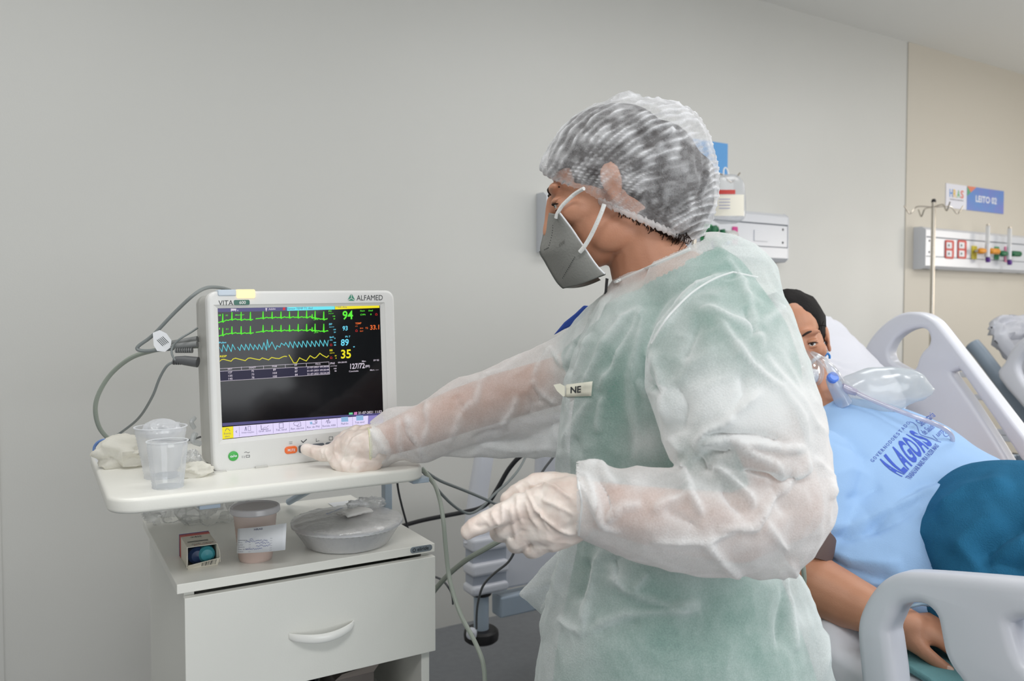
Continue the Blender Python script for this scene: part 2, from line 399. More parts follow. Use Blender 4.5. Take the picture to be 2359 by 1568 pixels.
# drawer
yd = Y0 - 0.006
a = zat(425, 1381, yd); b = zat(1003, 1279, yd); c_ = zat(1005, 1498, yd)
dz1 = (a[2] + b[2]) / 2; dz0 = c_[2]; dx0, dx1 = a[0], b[0]
obj('shelf_board', MB().box((sl + 0.017, Y0 + 0.02, dz0 - 0.17), (sr - 0.02, Y1 - 0.012, dz0 - 0.155)), M_white, cab, smooth=False)
dr = obj('drawer', MB().box((dx0, yd, dz0), (dx1, yd + 0.0155, dz1)).box((sl + 0.025, yd + 0.0155, dz0 + 0.02), (sl + 0.037, Y1 - 0.06, dz1 - 0.03)).box((sr - 0.04, yd + 0.0155, dz0 + 0.02), (sr - 0.028, Y1 - 0.06, dz1 - 0.03)).box((sl + 0.037, yd + 0.0155, dz0 + 0.02), (sr - 0.04, Y1 - 0.06, dz0 + 0.026)), M_white, cab, smooth=False, bevel=0.0012)
h0 = zat(665, 1467, yd); h1 = zat(815, 1432, yd); hz = (h0[2] + h1[2]) / 2
hw = []; N_ = 16
for i in range(N_ + 1):
    t = i / N_; x = h0[0] + (h1[0] - h0[0]) * t; out = 0.001 + 0.027 * math.sin(math.pi * t) ** 0.6
    hw.append((V(x, yd - out + 0.002, hz - 0.006 * math.sin(math.pi * t)), t))
rings = []
for p, t in hw:
    w = 0.0055 + 0.003 * math.sin(math.pi * t) ** 0.4; d = 0.0035 + 0.002 * (1 - abs(2 * t - 1))
    rings.append([p + V(0, d * math.cos(q), w * math.sin(q)) for q in np.linspace(0, 2 * math.pi, 12, endpoint=False)])
hm = MB().loft(rings)
obj('handle', hm, mat('handle_plastic', (238, 238, 234), 0.25), dr, bevel=0.001)
# maker plate on the slab edge
a = zat(945, 1271, Y0); b = zat(995, 1256, Y0); pz = (a[2] + b[2]) / 2
pl = plate('maker_plate', rrect(a[0], pz - 0.006, b[0], pz + 0.006, 0.0055), [], 0.0016, 0.0005, lambda u, v, w: (u, Y0 - 0.0008 + w, v), mat('plate_grey', (140, 148, 156), 0.35, metal=0.4), cab, label='grey oval maker plate')
t_ = MB(); text_on(t_, 'eliride', lambda u, v: (a[0] + 0.014 + u * 0.024, Y0 - 0.0022, pz - 0.003 + v * 0.007), bold=0.02)
t_.lathe([(0.0022, 0), (0.0036, 0)], (a[0] + 0.0075, Y0 - 0.0022, pz), ax=(0, 1, 0), n=20)
obj('plate_lettering', t_, M_ink, pl, smooth=False)
# blue-grey frame carrying the raised shelf
zs = 0.974; ts = 0.024
SX0, SX1, SY0, SY1 = 0.088, 0.604, 1.306, 1.80
rs = thing('raised_shelf', 'white round-cornered shelf board raised on blue-grey steel posts above the cabinet', 'shelf', (0.35, 1.55, ZT))
plate('shelf_board', rrect(SX0, SY0, SX1, SY1, 0.045, 8), [], ts, 0.006, lambda u, v, w: (u, v, zs - ts / 2 + w), M_shelf, rs)
for x, y in ((0.647, 1.62), (0.40, 1.885)):
    obj('support_post', MB().box((x - 0.0085, y - 0.011, ZT), (x + 0.0085, y + 0.011, zs - ts - 0.009)), M_bluegrey, rs, smooth=False, bevel=0.002)
obj('support_brace', MB().box((0.392, 1.612, zs - ts - 0.009), (0.656, 1.632, zs - ts)), M_bluegrey, rs, smooth=False, bevel=0.001)
obj('support_brace', MB().tube([(0.50, 1.86, ZT + 0.01), (0.60, 1.63, zs - ts - 0.012)], 0.008, 8, sm=False), M_bluegrey, rs)
obj('support_brace', MB().box((0.392, 1.632, zs - ts - 0.009), (0.408, 1.885, zs - ts)), M_bluegrey, rs, smooth=False, bevel=0.001)
for x, y in ((0.232, 1.335), (0.597, 1.34)): obj('shelf_bracket', MB().box((x - 0.016, y - 0.012, zs - ts - 0.009), (x + 0.016, y + 0.012, zs - ts)), M_bluegrey, rs, smooth=False, bevel=0.001)
# ------------------------------------------------------------------ things in the open compartment
zo = dz0 - 0.155
kb = thing('supply_box', 'dark opened carton low in the compartment under the drawer', 'box', (0.50, 1.55, zo))
obj('carton', MB().box((0.49, 1.50, zo), (0.57, 1.62, zo + 0.10)), mat('carton_grey', (120, 112, 108), 0.7), kb, smooth=False, bevel=0.001)
obj('flap', MB().add([(0.49, 1.50, zo + 0.10), (0.57, 1.50, zo + 0.10), (0.575, 1.48, zo + 0.125), (0.495, 1.475, zo + 0.12)], [(0, 1, 2, 3)]), mat('carton_flap', (150, 140, 134), 0.7), kb, smooth=False, solid=0.001)
tr_ = thing('steel_tray', 'round steel pan in the compartment under the drawer', 'pan', (0.40, 1.55, zo))
obj('bowl', MB().lathe([(0.0, 0), (0.07, 0.001), (0.075, 0.01), (0.078, 0.09), (0.082, 0.092), (0.082, 0.095), (0.075, 0.094), (0.072, 0.012), (0, 0.006)], (0.39, 1.56, zo), n=40), mat('pan_steel', (120, 126, 140), 0.25, metal=0.8), tr_)
obj('rim', MB().lathe([(0.082, 0.092), (0.085, 0.0935), (0.082, 0.095), (0.079, 0.0935), (0.082, 0.092)], (0.39, 1.56, zo), n=40), mat('pan_rim', (190, 190, 190), 0.2, metal=0.8), tr_)
# ------------------------------------------------------------------ patient monitor
MP = Vector((0.4275, 1.4665, 1.1463))
MR = (Matrix.Rotation(0.0497, 3, 'Z') @ Matrix.Rotation(-0.0146, 3, 'X') @ Matrix.Rotation(-0.0205, 3, 'Y'))
MRn = np.array(MR)
def m3(u, v, w=0.0): return np.array(MP) + MRn @ V(u, -w, v)      # w towards the viewer
def muv(px, py):
    r = ray(px, py); n = MRn @ V(0, 1, 0); t = ((np.array(MP) - CAM) @ n) / (r @ n); q = MRn.T @ (CAM + r * t - np.array(MP)); return q[0], q[2]
mon = thing('patient_monitor', 'light grey bedside patient monitor showing vital sign traces, on the raised shelf', 'monitor', tuple(m3(0, -0.22)))
u0, vt = muv(475, 671); u1, _ = muv(906, 668); _, vb = muv(495, 1092)
vb = (vb + muv(700, 1066)[1]) / 2
outer = rrect(u0, vb, u1, vt, 0.017, 8)
iu0, iv0 = muv(490, 1023); iu1, iv1 = muv(890, 697)
su0, sv1 = muv(501.5, 711); su1, _ = muv(875, 701); _, sv0 = muv(513, 1011); su1 = max(su1, muv(883, 976)[0]) ; su0 = -0.1525; su1 = 0.1525; sv0 = -0.1145; sv1 = 0.1145
frame_plate('front_bezel', outer, (su0 - .008, sv0 - .007, su1 + .008, sv1 + .006), m3, -0.017, 0.005, 0.005, M_hous, mon)
# sloping inner lip round the screen
lp = MB()
def rr(a, b, c, d, w): return [m3(a, b, w), m3(c, b, w), m3(c, d, w), m3(a, d, w)]
lp.loft([rr(su0 - .009, sv0 - .008, su1 + .009, sv1 + .007, 0.0045), rr(su0, sv0, su1, sv1, 0.0002), rr(su0, sv0, su1, sv1, -0.004)], cap=False)
obj('screen_lip', lp, M_hous, mon, smooth=False)
dpt = 0.13
bk = MB(); rings = []
for w, k in ((-0.010, 0.0), (-0.016, 0.003), (-0.10, 0.004), (-0.125, 0.012), (-dpt, 0.03)):
    rings.append([m3(a, b, w) for a, b in rrect(u0 + k, vb + k, u1 - k, vt - k, 0.017, 8)])
bk.loft(rings)
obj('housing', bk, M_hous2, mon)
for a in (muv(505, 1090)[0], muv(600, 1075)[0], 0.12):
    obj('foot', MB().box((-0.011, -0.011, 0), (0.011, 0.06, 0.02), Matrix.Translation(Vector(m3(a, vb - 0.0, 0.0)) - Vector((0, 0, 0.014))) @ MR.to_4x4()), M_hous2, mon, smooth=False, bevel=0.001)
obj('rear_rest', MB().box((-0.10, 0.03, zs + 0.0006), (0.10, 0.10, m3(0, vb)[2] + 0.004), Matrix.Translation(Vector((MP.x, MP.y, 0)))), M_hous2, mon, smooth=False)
M_scr = mat('lcd_black', (16, 15, 20), 0.10, spec=0.3, emit=0)
scr = obj('screen', MB().loft([[m3(a, b, -0.003) for a, b in ((su0, sv0), (su1, sv0), (su1, sv1), (su0, sv1))], [m3(a, b, -0.0002) for a, b in ((su0, sv0), (su1, sv0), (su1, sv1), (su0, sv1))]]), M_scr, mon, smooth=False)
def EM(name, rgb, s=0.9): 
    m = mat(name, rgb, 0.3, spec=0.2); b = m.node_tree.nodes['Principled BSDF']; b.inputs['Base Color'].default_value = (0, 0, 0, 1)
    b.inputs['Emission Color'].default_value = L3(rgb); b.inputs['Emission Strength'].default_value = s; return m
K = 5.754
def z5(x, y): return 490 + x / K, 690 + y / K
def z6(x, y): return 490 + x / K, 870 + y / K
def clampuv(a, b): return min(max(a, su0), su1), min(max(b, sv0), sv1)
def mq(mb, pts, off): mb.poly([m3(*clampuv(*muv(*p)), off) for p in pts])
def ribbon(mb, pts, w, off=0.0004, f=z5, clamp=True):
    pts = [np.array(f(*p)) for p in pts]
    for a, b in zip(pts[:-1], pts[1:]):
        d = b - a; L = np.linalg.norm(d)
        if L < 1e-6: continue
        d = d / L; n = np.array([-d[1], d[0]]) * w / 2; a = a - d * w / 3; b = b + d * w / 3
        q = [muv(*(a + n)), muv(*(b + n)), muv(*(b - n)), muv(*(a - n))]
        if clamp: q = [clampuv(*k) for k in q]
        mb.poly([m3(*k, off) for k in q])
def mtext(mb, s, x, yb, x2, cap, f=z5, slope=-0.06, off=0.0004, **kw):
    """text from zoom x to x2 on baseline yb with cap height cap"""
    def fn(u, v):
        X = x + (x2 - x) * u; Y = yb + slope * (X - x) - v * cap
        return m3(*muv(*f(X, Y)), off)
    text_on(mb, s, fn, **kw)
# bars
g = MB(); mq(g, [z5(65, 118), z5(985, 97), z5(985, 147), z5(68, 165)], 0.0002); mq(g, [z6(128, 600), z6(1700, 495), z6(2260, 463), z6(2260, 485), z6(1700, 520), z6(130, 640)], 0.0002)
mq(g, [z5(98, 945), z5(1545, 890), z5(1550, 985), z5(102, 1080)], 0.0001)
obj('status_bar', g, EM('bar_indigo', (92, 88, 140), 0.8), scr, smooth=False)
g = MB(); mq(g, [z5(98, 948), z5(1545, 875), z5(1550, 985), z5(102, 1080)], 0.00015)
obj('table_field', g, EM('table_indigo', (36, 32, 62), 0.8), scr, smooth=False)
g = MB(); mq(g, [z5(985, 97), z5(1617, 78), z5(1618, 130), z5(986, 147)], 0.0003); obj('message_bar', g, EM('bar_cyan', (110, 228, 240), 1.0), scr, smooth=False, label='cyan message bar')
g = MB(); mq(g, [z5(1620, 78), z5(2208, 64), z5(2209, 108), z5(1622, 130)], 0.0003); mq(g, [z6(122, 655), z6(270, 642), z6(275, 795), z6(130, 812)], 0.0003); obj('alarm_bar', g, EM('bar_yellow', (240, 226, 40), 1.0), scr, smooth=False, label='yellow alarm bar')
g = MB(); mq(g, [z6(272, 642), z6(2062, 500), z6(2058, 632), z6(275, 795)], 0.0003); obj('menu_bar', g, EM('bar_lilac', (226, 216, 250), 1.0), scr, smooth=False, label='lilac menu bar')
g = MB(); mq(g, [z6(2065, 500), z6(2262, 487), z6(2262, 612), z6(2060, 632)], 0.0003); obj('menu_bar', g, EM('bar_violet', (150, 140, 205), 0.9), scr, smooth=False)
# ecg traces
def ecg(base, spikes, h):
    pts = []; xs_ = np.arange(base[0][0], base[-1][0], 6.0); bx = [b[0] for b in base]; by = [b[1] for b in base]
    sp = sorted(spikes, key=lambda s: s[0])
    for x in xs_:
        y = np.interp(x, bx, by)
        for s, k in sp:
            t = x - s
            y -= 9 * math.exp(-((t - 45) / 16) ** 2) + 4 * math.exp(-((t + 28) / 9) ** 2)
        pts.append((x, y + 2 * math.sin(x * 0.31)))
    for s, k in sp:
        y = np.interp(s, bx, by); i = int(np.searchsorted([p[0] for p in pts], s))
        pts[i:i] = [(s - 7, y + 3), (s - 1, y - h * k), (s + 3, y + 10), (s + 9, y + 4)]
    return pts
g = MB()
S1 = [(133, 1), (255, 0.95), (377, 1), (500, 1)]; S2 = [(668, 0.9), (787, 0.8), (905, 0.8), (1018, 0.8), (1133, 0.9), (1245, 0.9), (1318, 0.45), (1357, 1), (1472, 1.05)]
ribbon(g, ecg([(75, 303), (200, 275), (260, 262), (400, 268), (535, 265)], S1, 100), 2.1)
ribbon(g, ecg([(570, 252), (700, 243), (1000, 236), (1300, 235), (1400, 258), (1523, 262)], S2, 95), 2.1)
ribbon(g, ecg([(75, 483), (200, 455), (260, 445), (400, 448), (538, 443)], S1, 92), 2.1)
ribbon(g, ecg([(573, 432), (700, 418), (1000, 410), (1300, 408), (1400, 420), (1528, 420)], S2, 92), 2.1)
G_ = EM('trace_green', (90, 235, 50), 1.0)
obj('ecg_trace', g, G_, scr, smooth=False, label='green heart traces')
g = MB()
pl1 = [(80, 630), (122, 690), (138, 595), (182, 682), (198, 595), (244, 688), (262, 592), (298, 662)]
pl2 = [(330, 628), (360, 674), (378, 596), (422, 668), (436, 590), (478, 668), (494, 584), (540, 664), (554, 597), (596, 660), (612, 590), (655, 662), (676, 568), (712, 668), (722, 530), (745, 635), (765, 598), (784, 560), (832, 662), (850, 608), (888, 630), (908, 575), (950, 605), (966, 567), (1006, 632), (1022, 556), (1065, 640), (1080, 553), (1124, 632), (1138, 558), (1182, 630), (1194, 548), (1240, 628), (1250, 545), (1298, 622), (1310, 548), (1355, 622), (1366, 545), (1410, 618), (1422, 536), (1468, 616), (1480, 536), (1518, 614), (1530, 538)]
ribbon(g, pl1, 1.7); ribbon(g, pl2, 1.7)
obj('pulse_trace', g, EM('trace_cyan', (96, 205, 220), 0.9), scr, smooth=False, label='cyan pulse trace')
g = MB()
ribbon(g, [(92, 815), (115, 795), (145, 790), (200, 805), (243, 815), (270, 785), (300, 775), (360, 790), (430, 808), (470, 775), (500, 772), (560, 785), (620, 797), (655, 772), (700, 785), (740, 798), (780, 765), (840, 778), (880, 780), (920, 760), (950, 750), (980, 752)], 1.9)
ribbon(g, [(1010, 732), (1040, 780), (1070, 835), (1110, 838), (1150, 770), (1200, 795), (1240, 812), (1290, 742), (1345, 775), (1370, 765), (1420, 710), (1460, 740), (1510, 765), (1535, 742)], 1.9)
Y_ = EM('trace_yellow', (222, 214, 50), 0.95)
obj('breath_trace', g, Y_, scr, smooth=False, label='yellow breathing trace')
# readouts by colour
BIG = []
g = MB()
for s, x, yb, x2, c in (('FC', 1535, 165, 1578, 24), ('(bpm)', 1535, 192, 1600, 12), ('120', 1590, 228, 1622, 16), ('50', 1600, 262, 1622, 16), ('Paco', 1955, 158, 2015, 18), ('Desl', 2065, 155, 2120, 18), ('CVPs', 1955, 210, 2025, 20), ('0', 2088, 205, 2104, 20), ('II', 78, 218, 105, 22), ('X1', 168, 218, 200, 20), ('Monitor', 300, 212, 420, 16), ('I', 82, 395, 96, 22), ('X1', 172, 400, 205, 20), ('aVR', 1335, 272, 1400, 12), ('aVF', 1340, 444, 1400, 12)): mtext(g, s, x, yb, x2, c, bold=0.02)
obj('green_readout', g, EM('text_green', (96, 240, 60), 1.0), scr, smooth=False)
g = MB()
for s, x, yb, x2, c in (('FP', 1542, 340, 1582, 26), ('(bpm)', 1542, 370, 1606, 12), ('120', 1598, 405, 1630, 16), ('50', 1605, 440, 1630, 16), ('SpO', 1548, 515, 1606, 28), ('2', 1610, 520, 1626, 16), ('(%)', 1550, 545, 1586, 16), ('100', 1600, 578, 1634, 18), ('85', 1608, 610, 1634, 18), ('PI: 7', 1758, 502, 1822, 22), ('Pulso', 82, 582, 180, 24)): mtext(g, s, x, yb, x2, c, bold=0.02)
mq(g, [z5(1862, 620), z5(1882, 618), z5(1882, 630), z5(1862, 632)], 0.0004)
obj('cyan_readout', g, EM('text_cyan', (112, 218, 244), 1.0), scr, smooth=False)
g = MB()
for s, x, yb, x2, c in (('RR', 1550, 685, 1592, 26), ('(rpm)', 1552, 715, 1612, 14), ('30', 1616, 752, 1640, 16), ('8', 1628, 782, 1640, 16), ('RESP', 95, 765, 185, 26)): mtext(g, s, x, yb, x2, c, bold=0.02)
obj('yellow_readout', g, EM('text_yellow', (238, 226, 36), 1.0), scr, smooth=False)
g = MB()
for s, x, yb, x2, c in (('TEMP', 1888, 328, 1970, 24), ('T2', 2022, 388, 2058, 22), ('39.0', 1950, 388, 1992, 16), ('36.0', 1950, 425, 1992, 16), ('(C)', 1890, 360, 1920, 14)): mtext(g, s, x, yb, x2, c, bold=0.02)
obj('orange_readout', g, EM('text_orange', (236, 110, 52), 1.0), scr, smooth=False)
g = MB()
for x, y in ((2168, 195), (1905, 412), (1568, 600), (1570, 770)): ribbon(g, [(x - 12, y + 10), (x - 10, y - 8), (x, y - 15), (x + 10, y - 8), (x + 12, y + 10), (x - 12, y + 10)], 0.8)
mq(g, [z5(930, 105), z5(960, 104), z5(960, 138), z5(930, 139)], 0.0004)
obj('alarm_icon', g, EM('icon_red', (220, 50, 50), 0.9), scr, smooth=False)
g = MB()
for s, x, yb, x2, c in (('(89)', 2022, 905, 2080, 38), ('PNI', 1558, 858, 1615, 26), ('(mmHg)', 1560, 888, 1645, 14), ('160', 1604, 922, 1640, 18), ('90', 1614, 955, 1640, 18), ('09:38:05', 1660, 842, 1778, 18), ('Man.', 1978, 826, 2032, 20), ('FP 93', 2132, 816, 2202, 22), ('Concluido', 1806, 960, 1932, 20), ('Marc. --:--', 2085, 942, 2200, 18), ('Adulto', 740, 138, 832, 26), ('1', 1028 - 700, 152, 1036 - 700, 18),
                        ('SIST', 198, 930, 262, 22), ('DIAST', 482, 914, 572, 22), ('PAM', 788, 896, 848, 22), ('FP', 1085, 880, 1118, 22), ('Hora', 1362, 863, 1428, 22),
                        ('127', 206, 978, 258, 26), ('135', 208, 1022, 260, 26), ('145', 210, 1062, 262, 26), ('72', 512, 960, 546, 26), ('73', 514, 1004, 548, 26), ('78', 516, 1045, 550, 26), ('89', 800, 942, 836, 26), ('103', 796, 986, 850, 26), ('105', 798, 1030, 852, 26), ('90', 1086, 926, 1122, 26), ('87', 1088, 964, 1124, 26), ('84', 1090, 1008, 1126, 26),
                        ('21-07-2021 09:38:05', 1250, 912, 1540, 24), ('21-07-2021 09:20:44', 1250, 956, 1542, 24), ('21-07-2021 05:54:29', 1252, 998, 1544, 24)): mtext(g, s, x, yb, x2, c, bold=0.015)
mtext(g, '21-07-2021 11:52', 1928, 482, 2242, 34, f=z6, bold=0.02)
for seg in ([(95, 914), (1540, 824)], [(98, 950), (1545, 872)], [(102, 1080), (1550, 986)], [(378, 890), (382, 935)], [(672, 876), (675, 918)], [(960, 860), (963, 902)], [(1240, 845), (1243, 888)], [(1540, 824), (1550, 986)]): ribbon(g, seg, 0.8)
mq(g, [z5(240, 118), z5(312, 120), z5(312, 142), z5(240, 148)], 0.0004); ribbon(g, [(246, 145), (246, 158)], 1); ribbon(g, [(304, 142), (304, 155)], 1)
mq(g, [z5(698, 112), z5(720, 110), z5(718, 135), z5(700, 136)], 0.0004); ribbon(g, [(709, 134), (709, 152)], 1.6)
obj('white_readout', g, EM('text_white', (222, 212, 226), 0.9), scr, smooth=False)
g = MB()
mtext(g, 'Sensor TEMP T1 desl', 990, 134, 1322, 28, slope=-0.03, off=0.0006)
mtext(g, '**RR Alta', 1632, 112, 1778, 24, slope=-0.03, off=0.0006)
for s, x, yb, x2 in (('Events', 148, 752, 240), ('abrir', 160, 790, 228), ('Internação', 385, 742, 548), ('Graf. tend', 610, 720, 766), ('Tab. tend', 836, 704, 976), ('Rev. alarme', 1036, 688, 1208), ('Rev. de PNI', 1250, 668, 1414), ('Revisão ARR', 1455, 652, 1630), ('Padrão', 1702, 622, 1796), ('Tela tend', 1884, 606, 2008)): mtext(g, s, x, yb, x2, 26, f=z6, slope=-0.075, off=0.0006)
for x, y in ((350, 715), (578, 690), (798, 670), (1015, 650), (1230, 632), (1440, 612), (1646, 592), (1850, 575)): ribbon(g, [(x, y - 70), (x + 4, y + 62)], 0.5, 0.0006, z6)
ribbon(g, [(165, 705), (180, 672), (205, 675), (228, 702)], 1.1, 0.0006, z6); ribbon(g, [(318, 700), (305, 712), (318, 726)], 1.0, 0.0006, z6)
ribbon(g, [(425, 700), (438, 648), (448, 698)], 1.2, 0.0006, z6); ribbon(g, [(470, 700), (468, 640), (500, 638), (504, 696), (470, 700)], 0.7, 0.0006, z6)
ribbon(g, [(640, 628), (644, 685), (735, 676)], 1.2, 0.0006, z6); ribbon(g, [(660, 672), (690, 652), (712, 660), (738, 632)], 0.7, 0.0006, z6)
ribbon(g, [(880, 600), (884, 668), (936, 662), (932, 596), (880, 600)], 0.9, 0.0006, z6)
ribbon(g, [(1120, 635), (1080, 628), (1070, 600), (1085, 585), (1160, 580), (1168, 638), (1115, 642), (1145, 605)], 0.8, 0.0006, z6)
ribbon(g, [(1320, 610), (1350, 612), (1382, 600)], 1.0, 0.0006, z6); ribbon(g, [(1355, 560), (1378, 558), (1380, 590), (1358, 592), (1355, 560)], 1.0, 0.0006, z6)
ribbon(g, [(1500, 590), (1515, 560), (1525, 605), (1535, 545), (1548, 600), (1560, 580)], 0.9, 0.0006, z6)
obj('menu_lettering', g, EM('text_slate', (96, 92, 140), 0.7), scr, smooth=False)
g = MB(); mq(g, [z6(1700, 522), z6(1792, 515), z6(1796, 578), z6(1703, 584)], 0.0007); mq(g, [z6(1900, 502), z6(1992, 495), z6(1996, 560), z6(1903, 566)], 0.0007); mq(g, [z6(1285, 585), z6(1315, 580), z6(1322, 612), z6(1292, 616)], 0.0007)
obj('menu_icon', g, EM('icon_blue', (150, 190, 228), 0.9), scr, smooth=False)
g = MB(); mq(g, [z6(1805, 462), z6(1855, 458), z6(1856, 484), z6(1806, 488)], 0.0004); obj('battery_icon', g, EM('icon_green', (120, 220, 160), 0.9), scr, smooth=False)
g = MB(); mq(g, [z6(1872, 455), z6(1914, 450), z6(1914, 488), z6(1872, 492)], 0.0004); obj('network_icon', g, EM('icon_pink', (210, 130, 190), 0.9), scr, smooth=False)
for s, x, yb, x2, c, mn in (('94', 1720, 268, 1858, 118, 'text_green'), ('93', 1720, 412, 1788, 62, 'text_cyan'), ('89', 1698, 615, 1803, 90, 'text_cyan'), ('35', 1700, 782, 1832, 118, 'text_yellow'), ('33.1', 2086, 400, 2205, 62, 'text_orange'), ('127/72', 1822, 920, 2015, 72, 'text_white')):
    g = MB(); mtext(g, s, x, yb, x2, c, bold=0.02); obj('large_number', g, bpy.data.materials[mn], scr, smooth=False, label=mn[5:] + ' number ' + s)
# printed marks, buttons and lamp on the bezel
bz = 0.0055
def ztext(mb, s, x, yb, x2, cap, slope, **kw):
    def fn(u, v):
        X = x + (x2 - x) * u; return m3(*muv(X, yb + slope * (X - x) - v * cap), bz)
    text_on(mb, s, fn, **kw)
g = MB(); ztext(g, 'VITA', 501.5, 703.5, 535, 11.5, -0.02)
ztext(g, 'ALFAMED', 819, 692, 879, 12, -0.01)
ribbon(g, [(561, 1041.5), (565, 1039.5), (570, 1042), (573, 1040)], 0.9, bz, lambda x, y: (x, y), False); ribbon(g, [(565, 1047.5), (573, 1047), (573, 1051.5), (565, 1052), (565, 1047.5)], 0.9, bz, lambda x, y: (x, y), False)
ztext(g, '::', 555, 1053, 562, 4, 0); ribbon(g, [(664, 1017), (671, 1016.5)], 0.8, bz, lambda x, y: (x, y), False); ribbon(g, [(664, 1021), (671, 1020.5)], 0.8, bz, lambda x, y: (x, y), False)
ribbon(g, [(692, 1014), (696, 1018), (704, 1011)], 1.8, bz, lambda x, y: (x, y), False); ribbon(g, [(726, 1009), (726, 1016), (733, 1014)], 0.9, bz, lambda x, y: (x, y), False)
ribbon(g, [(756, 1005), (764, 1004.5), (764, 1012), (756, 1012.5), (756, 1005)], 0.8, bz, lambda x, y: (x, y), False)
obj('front_lettering', g, M_ink, mon, smooth=False)
g = MB(); c = muv(807, 685)
for k in range(3):
    a0 = math.radians(90 + 120 * k); a1 = a0 + math.radians(112); r = 0.0082
    g.poly([m3(c[0] + 0.0008 * math.cos((a0 + a1) / 2), c[1] - 0.0015 + 0.0008 * math.sin((a0 + a1) / 2), bz), m3(c[0] + r * math.cos(a0 + .07), c[1] - 0.0015 + r * math.sin(a0 + .07), bz), m3(c[0] + r * math.cos(a1), c[1] - 0.0015 + r * math.sin(a1), bz)])
obj('triangle_emblem', g, mat('emblem_green', (40, 140, 110), 0.4), mon, smooth=False)
def badge(name, x0, y0, x1, y1, r, m, th=0.0012, parent=mon, w0=0.005, **kw):
    a, b = muv(x0, y1); c, d = muv(x1, y0)
    return plate(name, rrect(a, b, c, d, r), [], th, th * 0.3, lambda u, v, w: m3(u, v, w0 + w), m, parent, **kw)
bd = badge('model_badge', 537, 690.5, 573, 702.5, 0.0025, mat('badge_green', (34, 100, 84), 0.35))
g = MB(); 
text_on(g, '600', lambda u, v: m3(*muv(549 + 15 * u, 700.5 - 0.3 * u - 7.5 * v), 0.0062), bold=0.02)
obj('badge_lettering', g, mat('badge_white', (225, 230, 228), 0.5), bd, smooth=False)
g = MB(); a, b = muv(500, 682); c2, d2 = muv(543, 671)
plate('unlit_alarm_lamp', rrect(a, b, c2, d2 + 0.003, 0.003), [], 0.02, 0.002, lambda u, v, w: m3(u, v, -0.003 + w), mat('lamp_bluegrey', (196, 208, 220), 0.3), mon)
a, b = muv(543, 687); c2, d2 = muv(585, 671)
plate('alarm_lamp', rrect(a, b, c2, d2 + 0.0035, 0.003), [], 0.022, 0.002, lambda u, v, w: m3(u, v, -0.002 + w), EM('lamp_amber', (255, 222, 165), 1.5), mon, label='lit amber alarm lamp')
c = muv(535.5, 1049); r_ = 0.0085
pb = plate('power_button', [(c[0] + r_ * math.cos(t), c[1] + r_ * math.sin(t)) for t in np.linspace(0, 2 * math.pi, 32, endpoint=False)], [], 0.004, 0.0012, lambda u, v, w: m3(u, v, 0.0055 + w), mat('button_green', (62, 172, 72), 0.3), mon, label='green round power button')
g = MB(); text_on(g, 'o/o', lambda u, v: m3(c[0] - 0.0058 + 0.0116 * u, c[1] - 0.0018 + 0.0045 * v, 0.0079), bold=0.03)
obj('button_lettering', g, M_paper, pb, smooth=False)
M_bo = mat('button_orange', (240, 112, 48), 0.35); M_bg = mat('button_grey', (92, 98, 106), 0.4)
for x0, y0, x1, y1, m, s in ((654, 1025, 682, 1045, M_bo, 'MUTE'), (686, 1022, 713, 1042, M_bg, 'NIBP'), (717, 1018.5, 744, 1038.5, M_bg, 'TREND'), (748, 1015, 775, 1035, M_bg, 'MENU'), (779, 1012, 806, 1032, M_bg, 'MAIN')):
    q = badge('push_button', x0, y0, x1, y1, 0.0055 if m is M_bo else 0.003, m, 0.004, w0=0.0055, label='orange push button' if m is M_bo else None)
    g = MB(); text_on(g, s, lambda u, v: m3(*muv(x0 + 6 + (x1 - x0 - 11) * u, y1 - 6.5 - 0.8 * u - 6 * v), 0.0079), bold=0.01)
    obj('button_lettering', g, M_paper, q, smooth=False)
# plugs on the left side of the monitor
def cable(name, pts, r, m, label, cat='cable', group=None):
    """pts (px, py, depth)"""
    o = obj(name, MB().tube([P(*p) for p in pts], r, 10), m)
    return tag(o, label, cat, group)
pg = MB()
for x0, y0, x1, y1, r, z in ((455, 778, 397, 790, 0.006, 1.46), (455, 789, 395, 798, 0.006, 1.44)): pg.tube([P(x0, y0 + 3, z), P(x1, y1, z)], [r, r * 0.8], 12, sm=False)
for k in range(8): pg.tube([P(405 + k * 5, 806.5, 1.44), P(408 + k * 5, 806.3, 1.44)], 0.0052, 10, sm=False)
obj('cable_plug', pg, mat('plug_grey', (134, 136, 136), 0.5), mon)
pg = MB(); pg.tube([P(456, 834, 1.43), P(425, 830, 1.43), P(404, 828, 1.43)], [0.0095, 0.0085, 0.006], 14, sm=False)
for k in range(5): pg.tube([P(400 + 5 * k, 832, 1.43), P(402.5 + 5 * k, 832.3, 1.43)], 0.0062, 12, sm=False)
obj('cable_plug', pg, M_plug, mon)
obj('side_clip', MB().tube([P(448, 962, 1.45), P(441, 972, 1.44), P(447, 985, 1.45)], 0.004, 8), film('clip_clear', (210, 214, 216), 0.35), mon)
obj('side_clip', MB().tube([P(450, 998, 1.45), P(444, 1015, 1.44), P(462, 1022, 1.45)], 0.005, 8), film('clip_clear2', (210, 214, 216), 0.45), mon)
cable('looped_cable', [(530, 668, 1.57), (505, 662, 1.53), (475, 663, 1.48), (445, 680, 1.45), (400, 722, 1.45), (352, 772, 1.45), (320, 796, 1.45), (318, 805, 1.45), (335, 808, 1.45), (365, 806, 1.445), (398, 803, 1.44)], 0.0033, M_grayc, 'thick grey cable looping over the top left of the monitor')
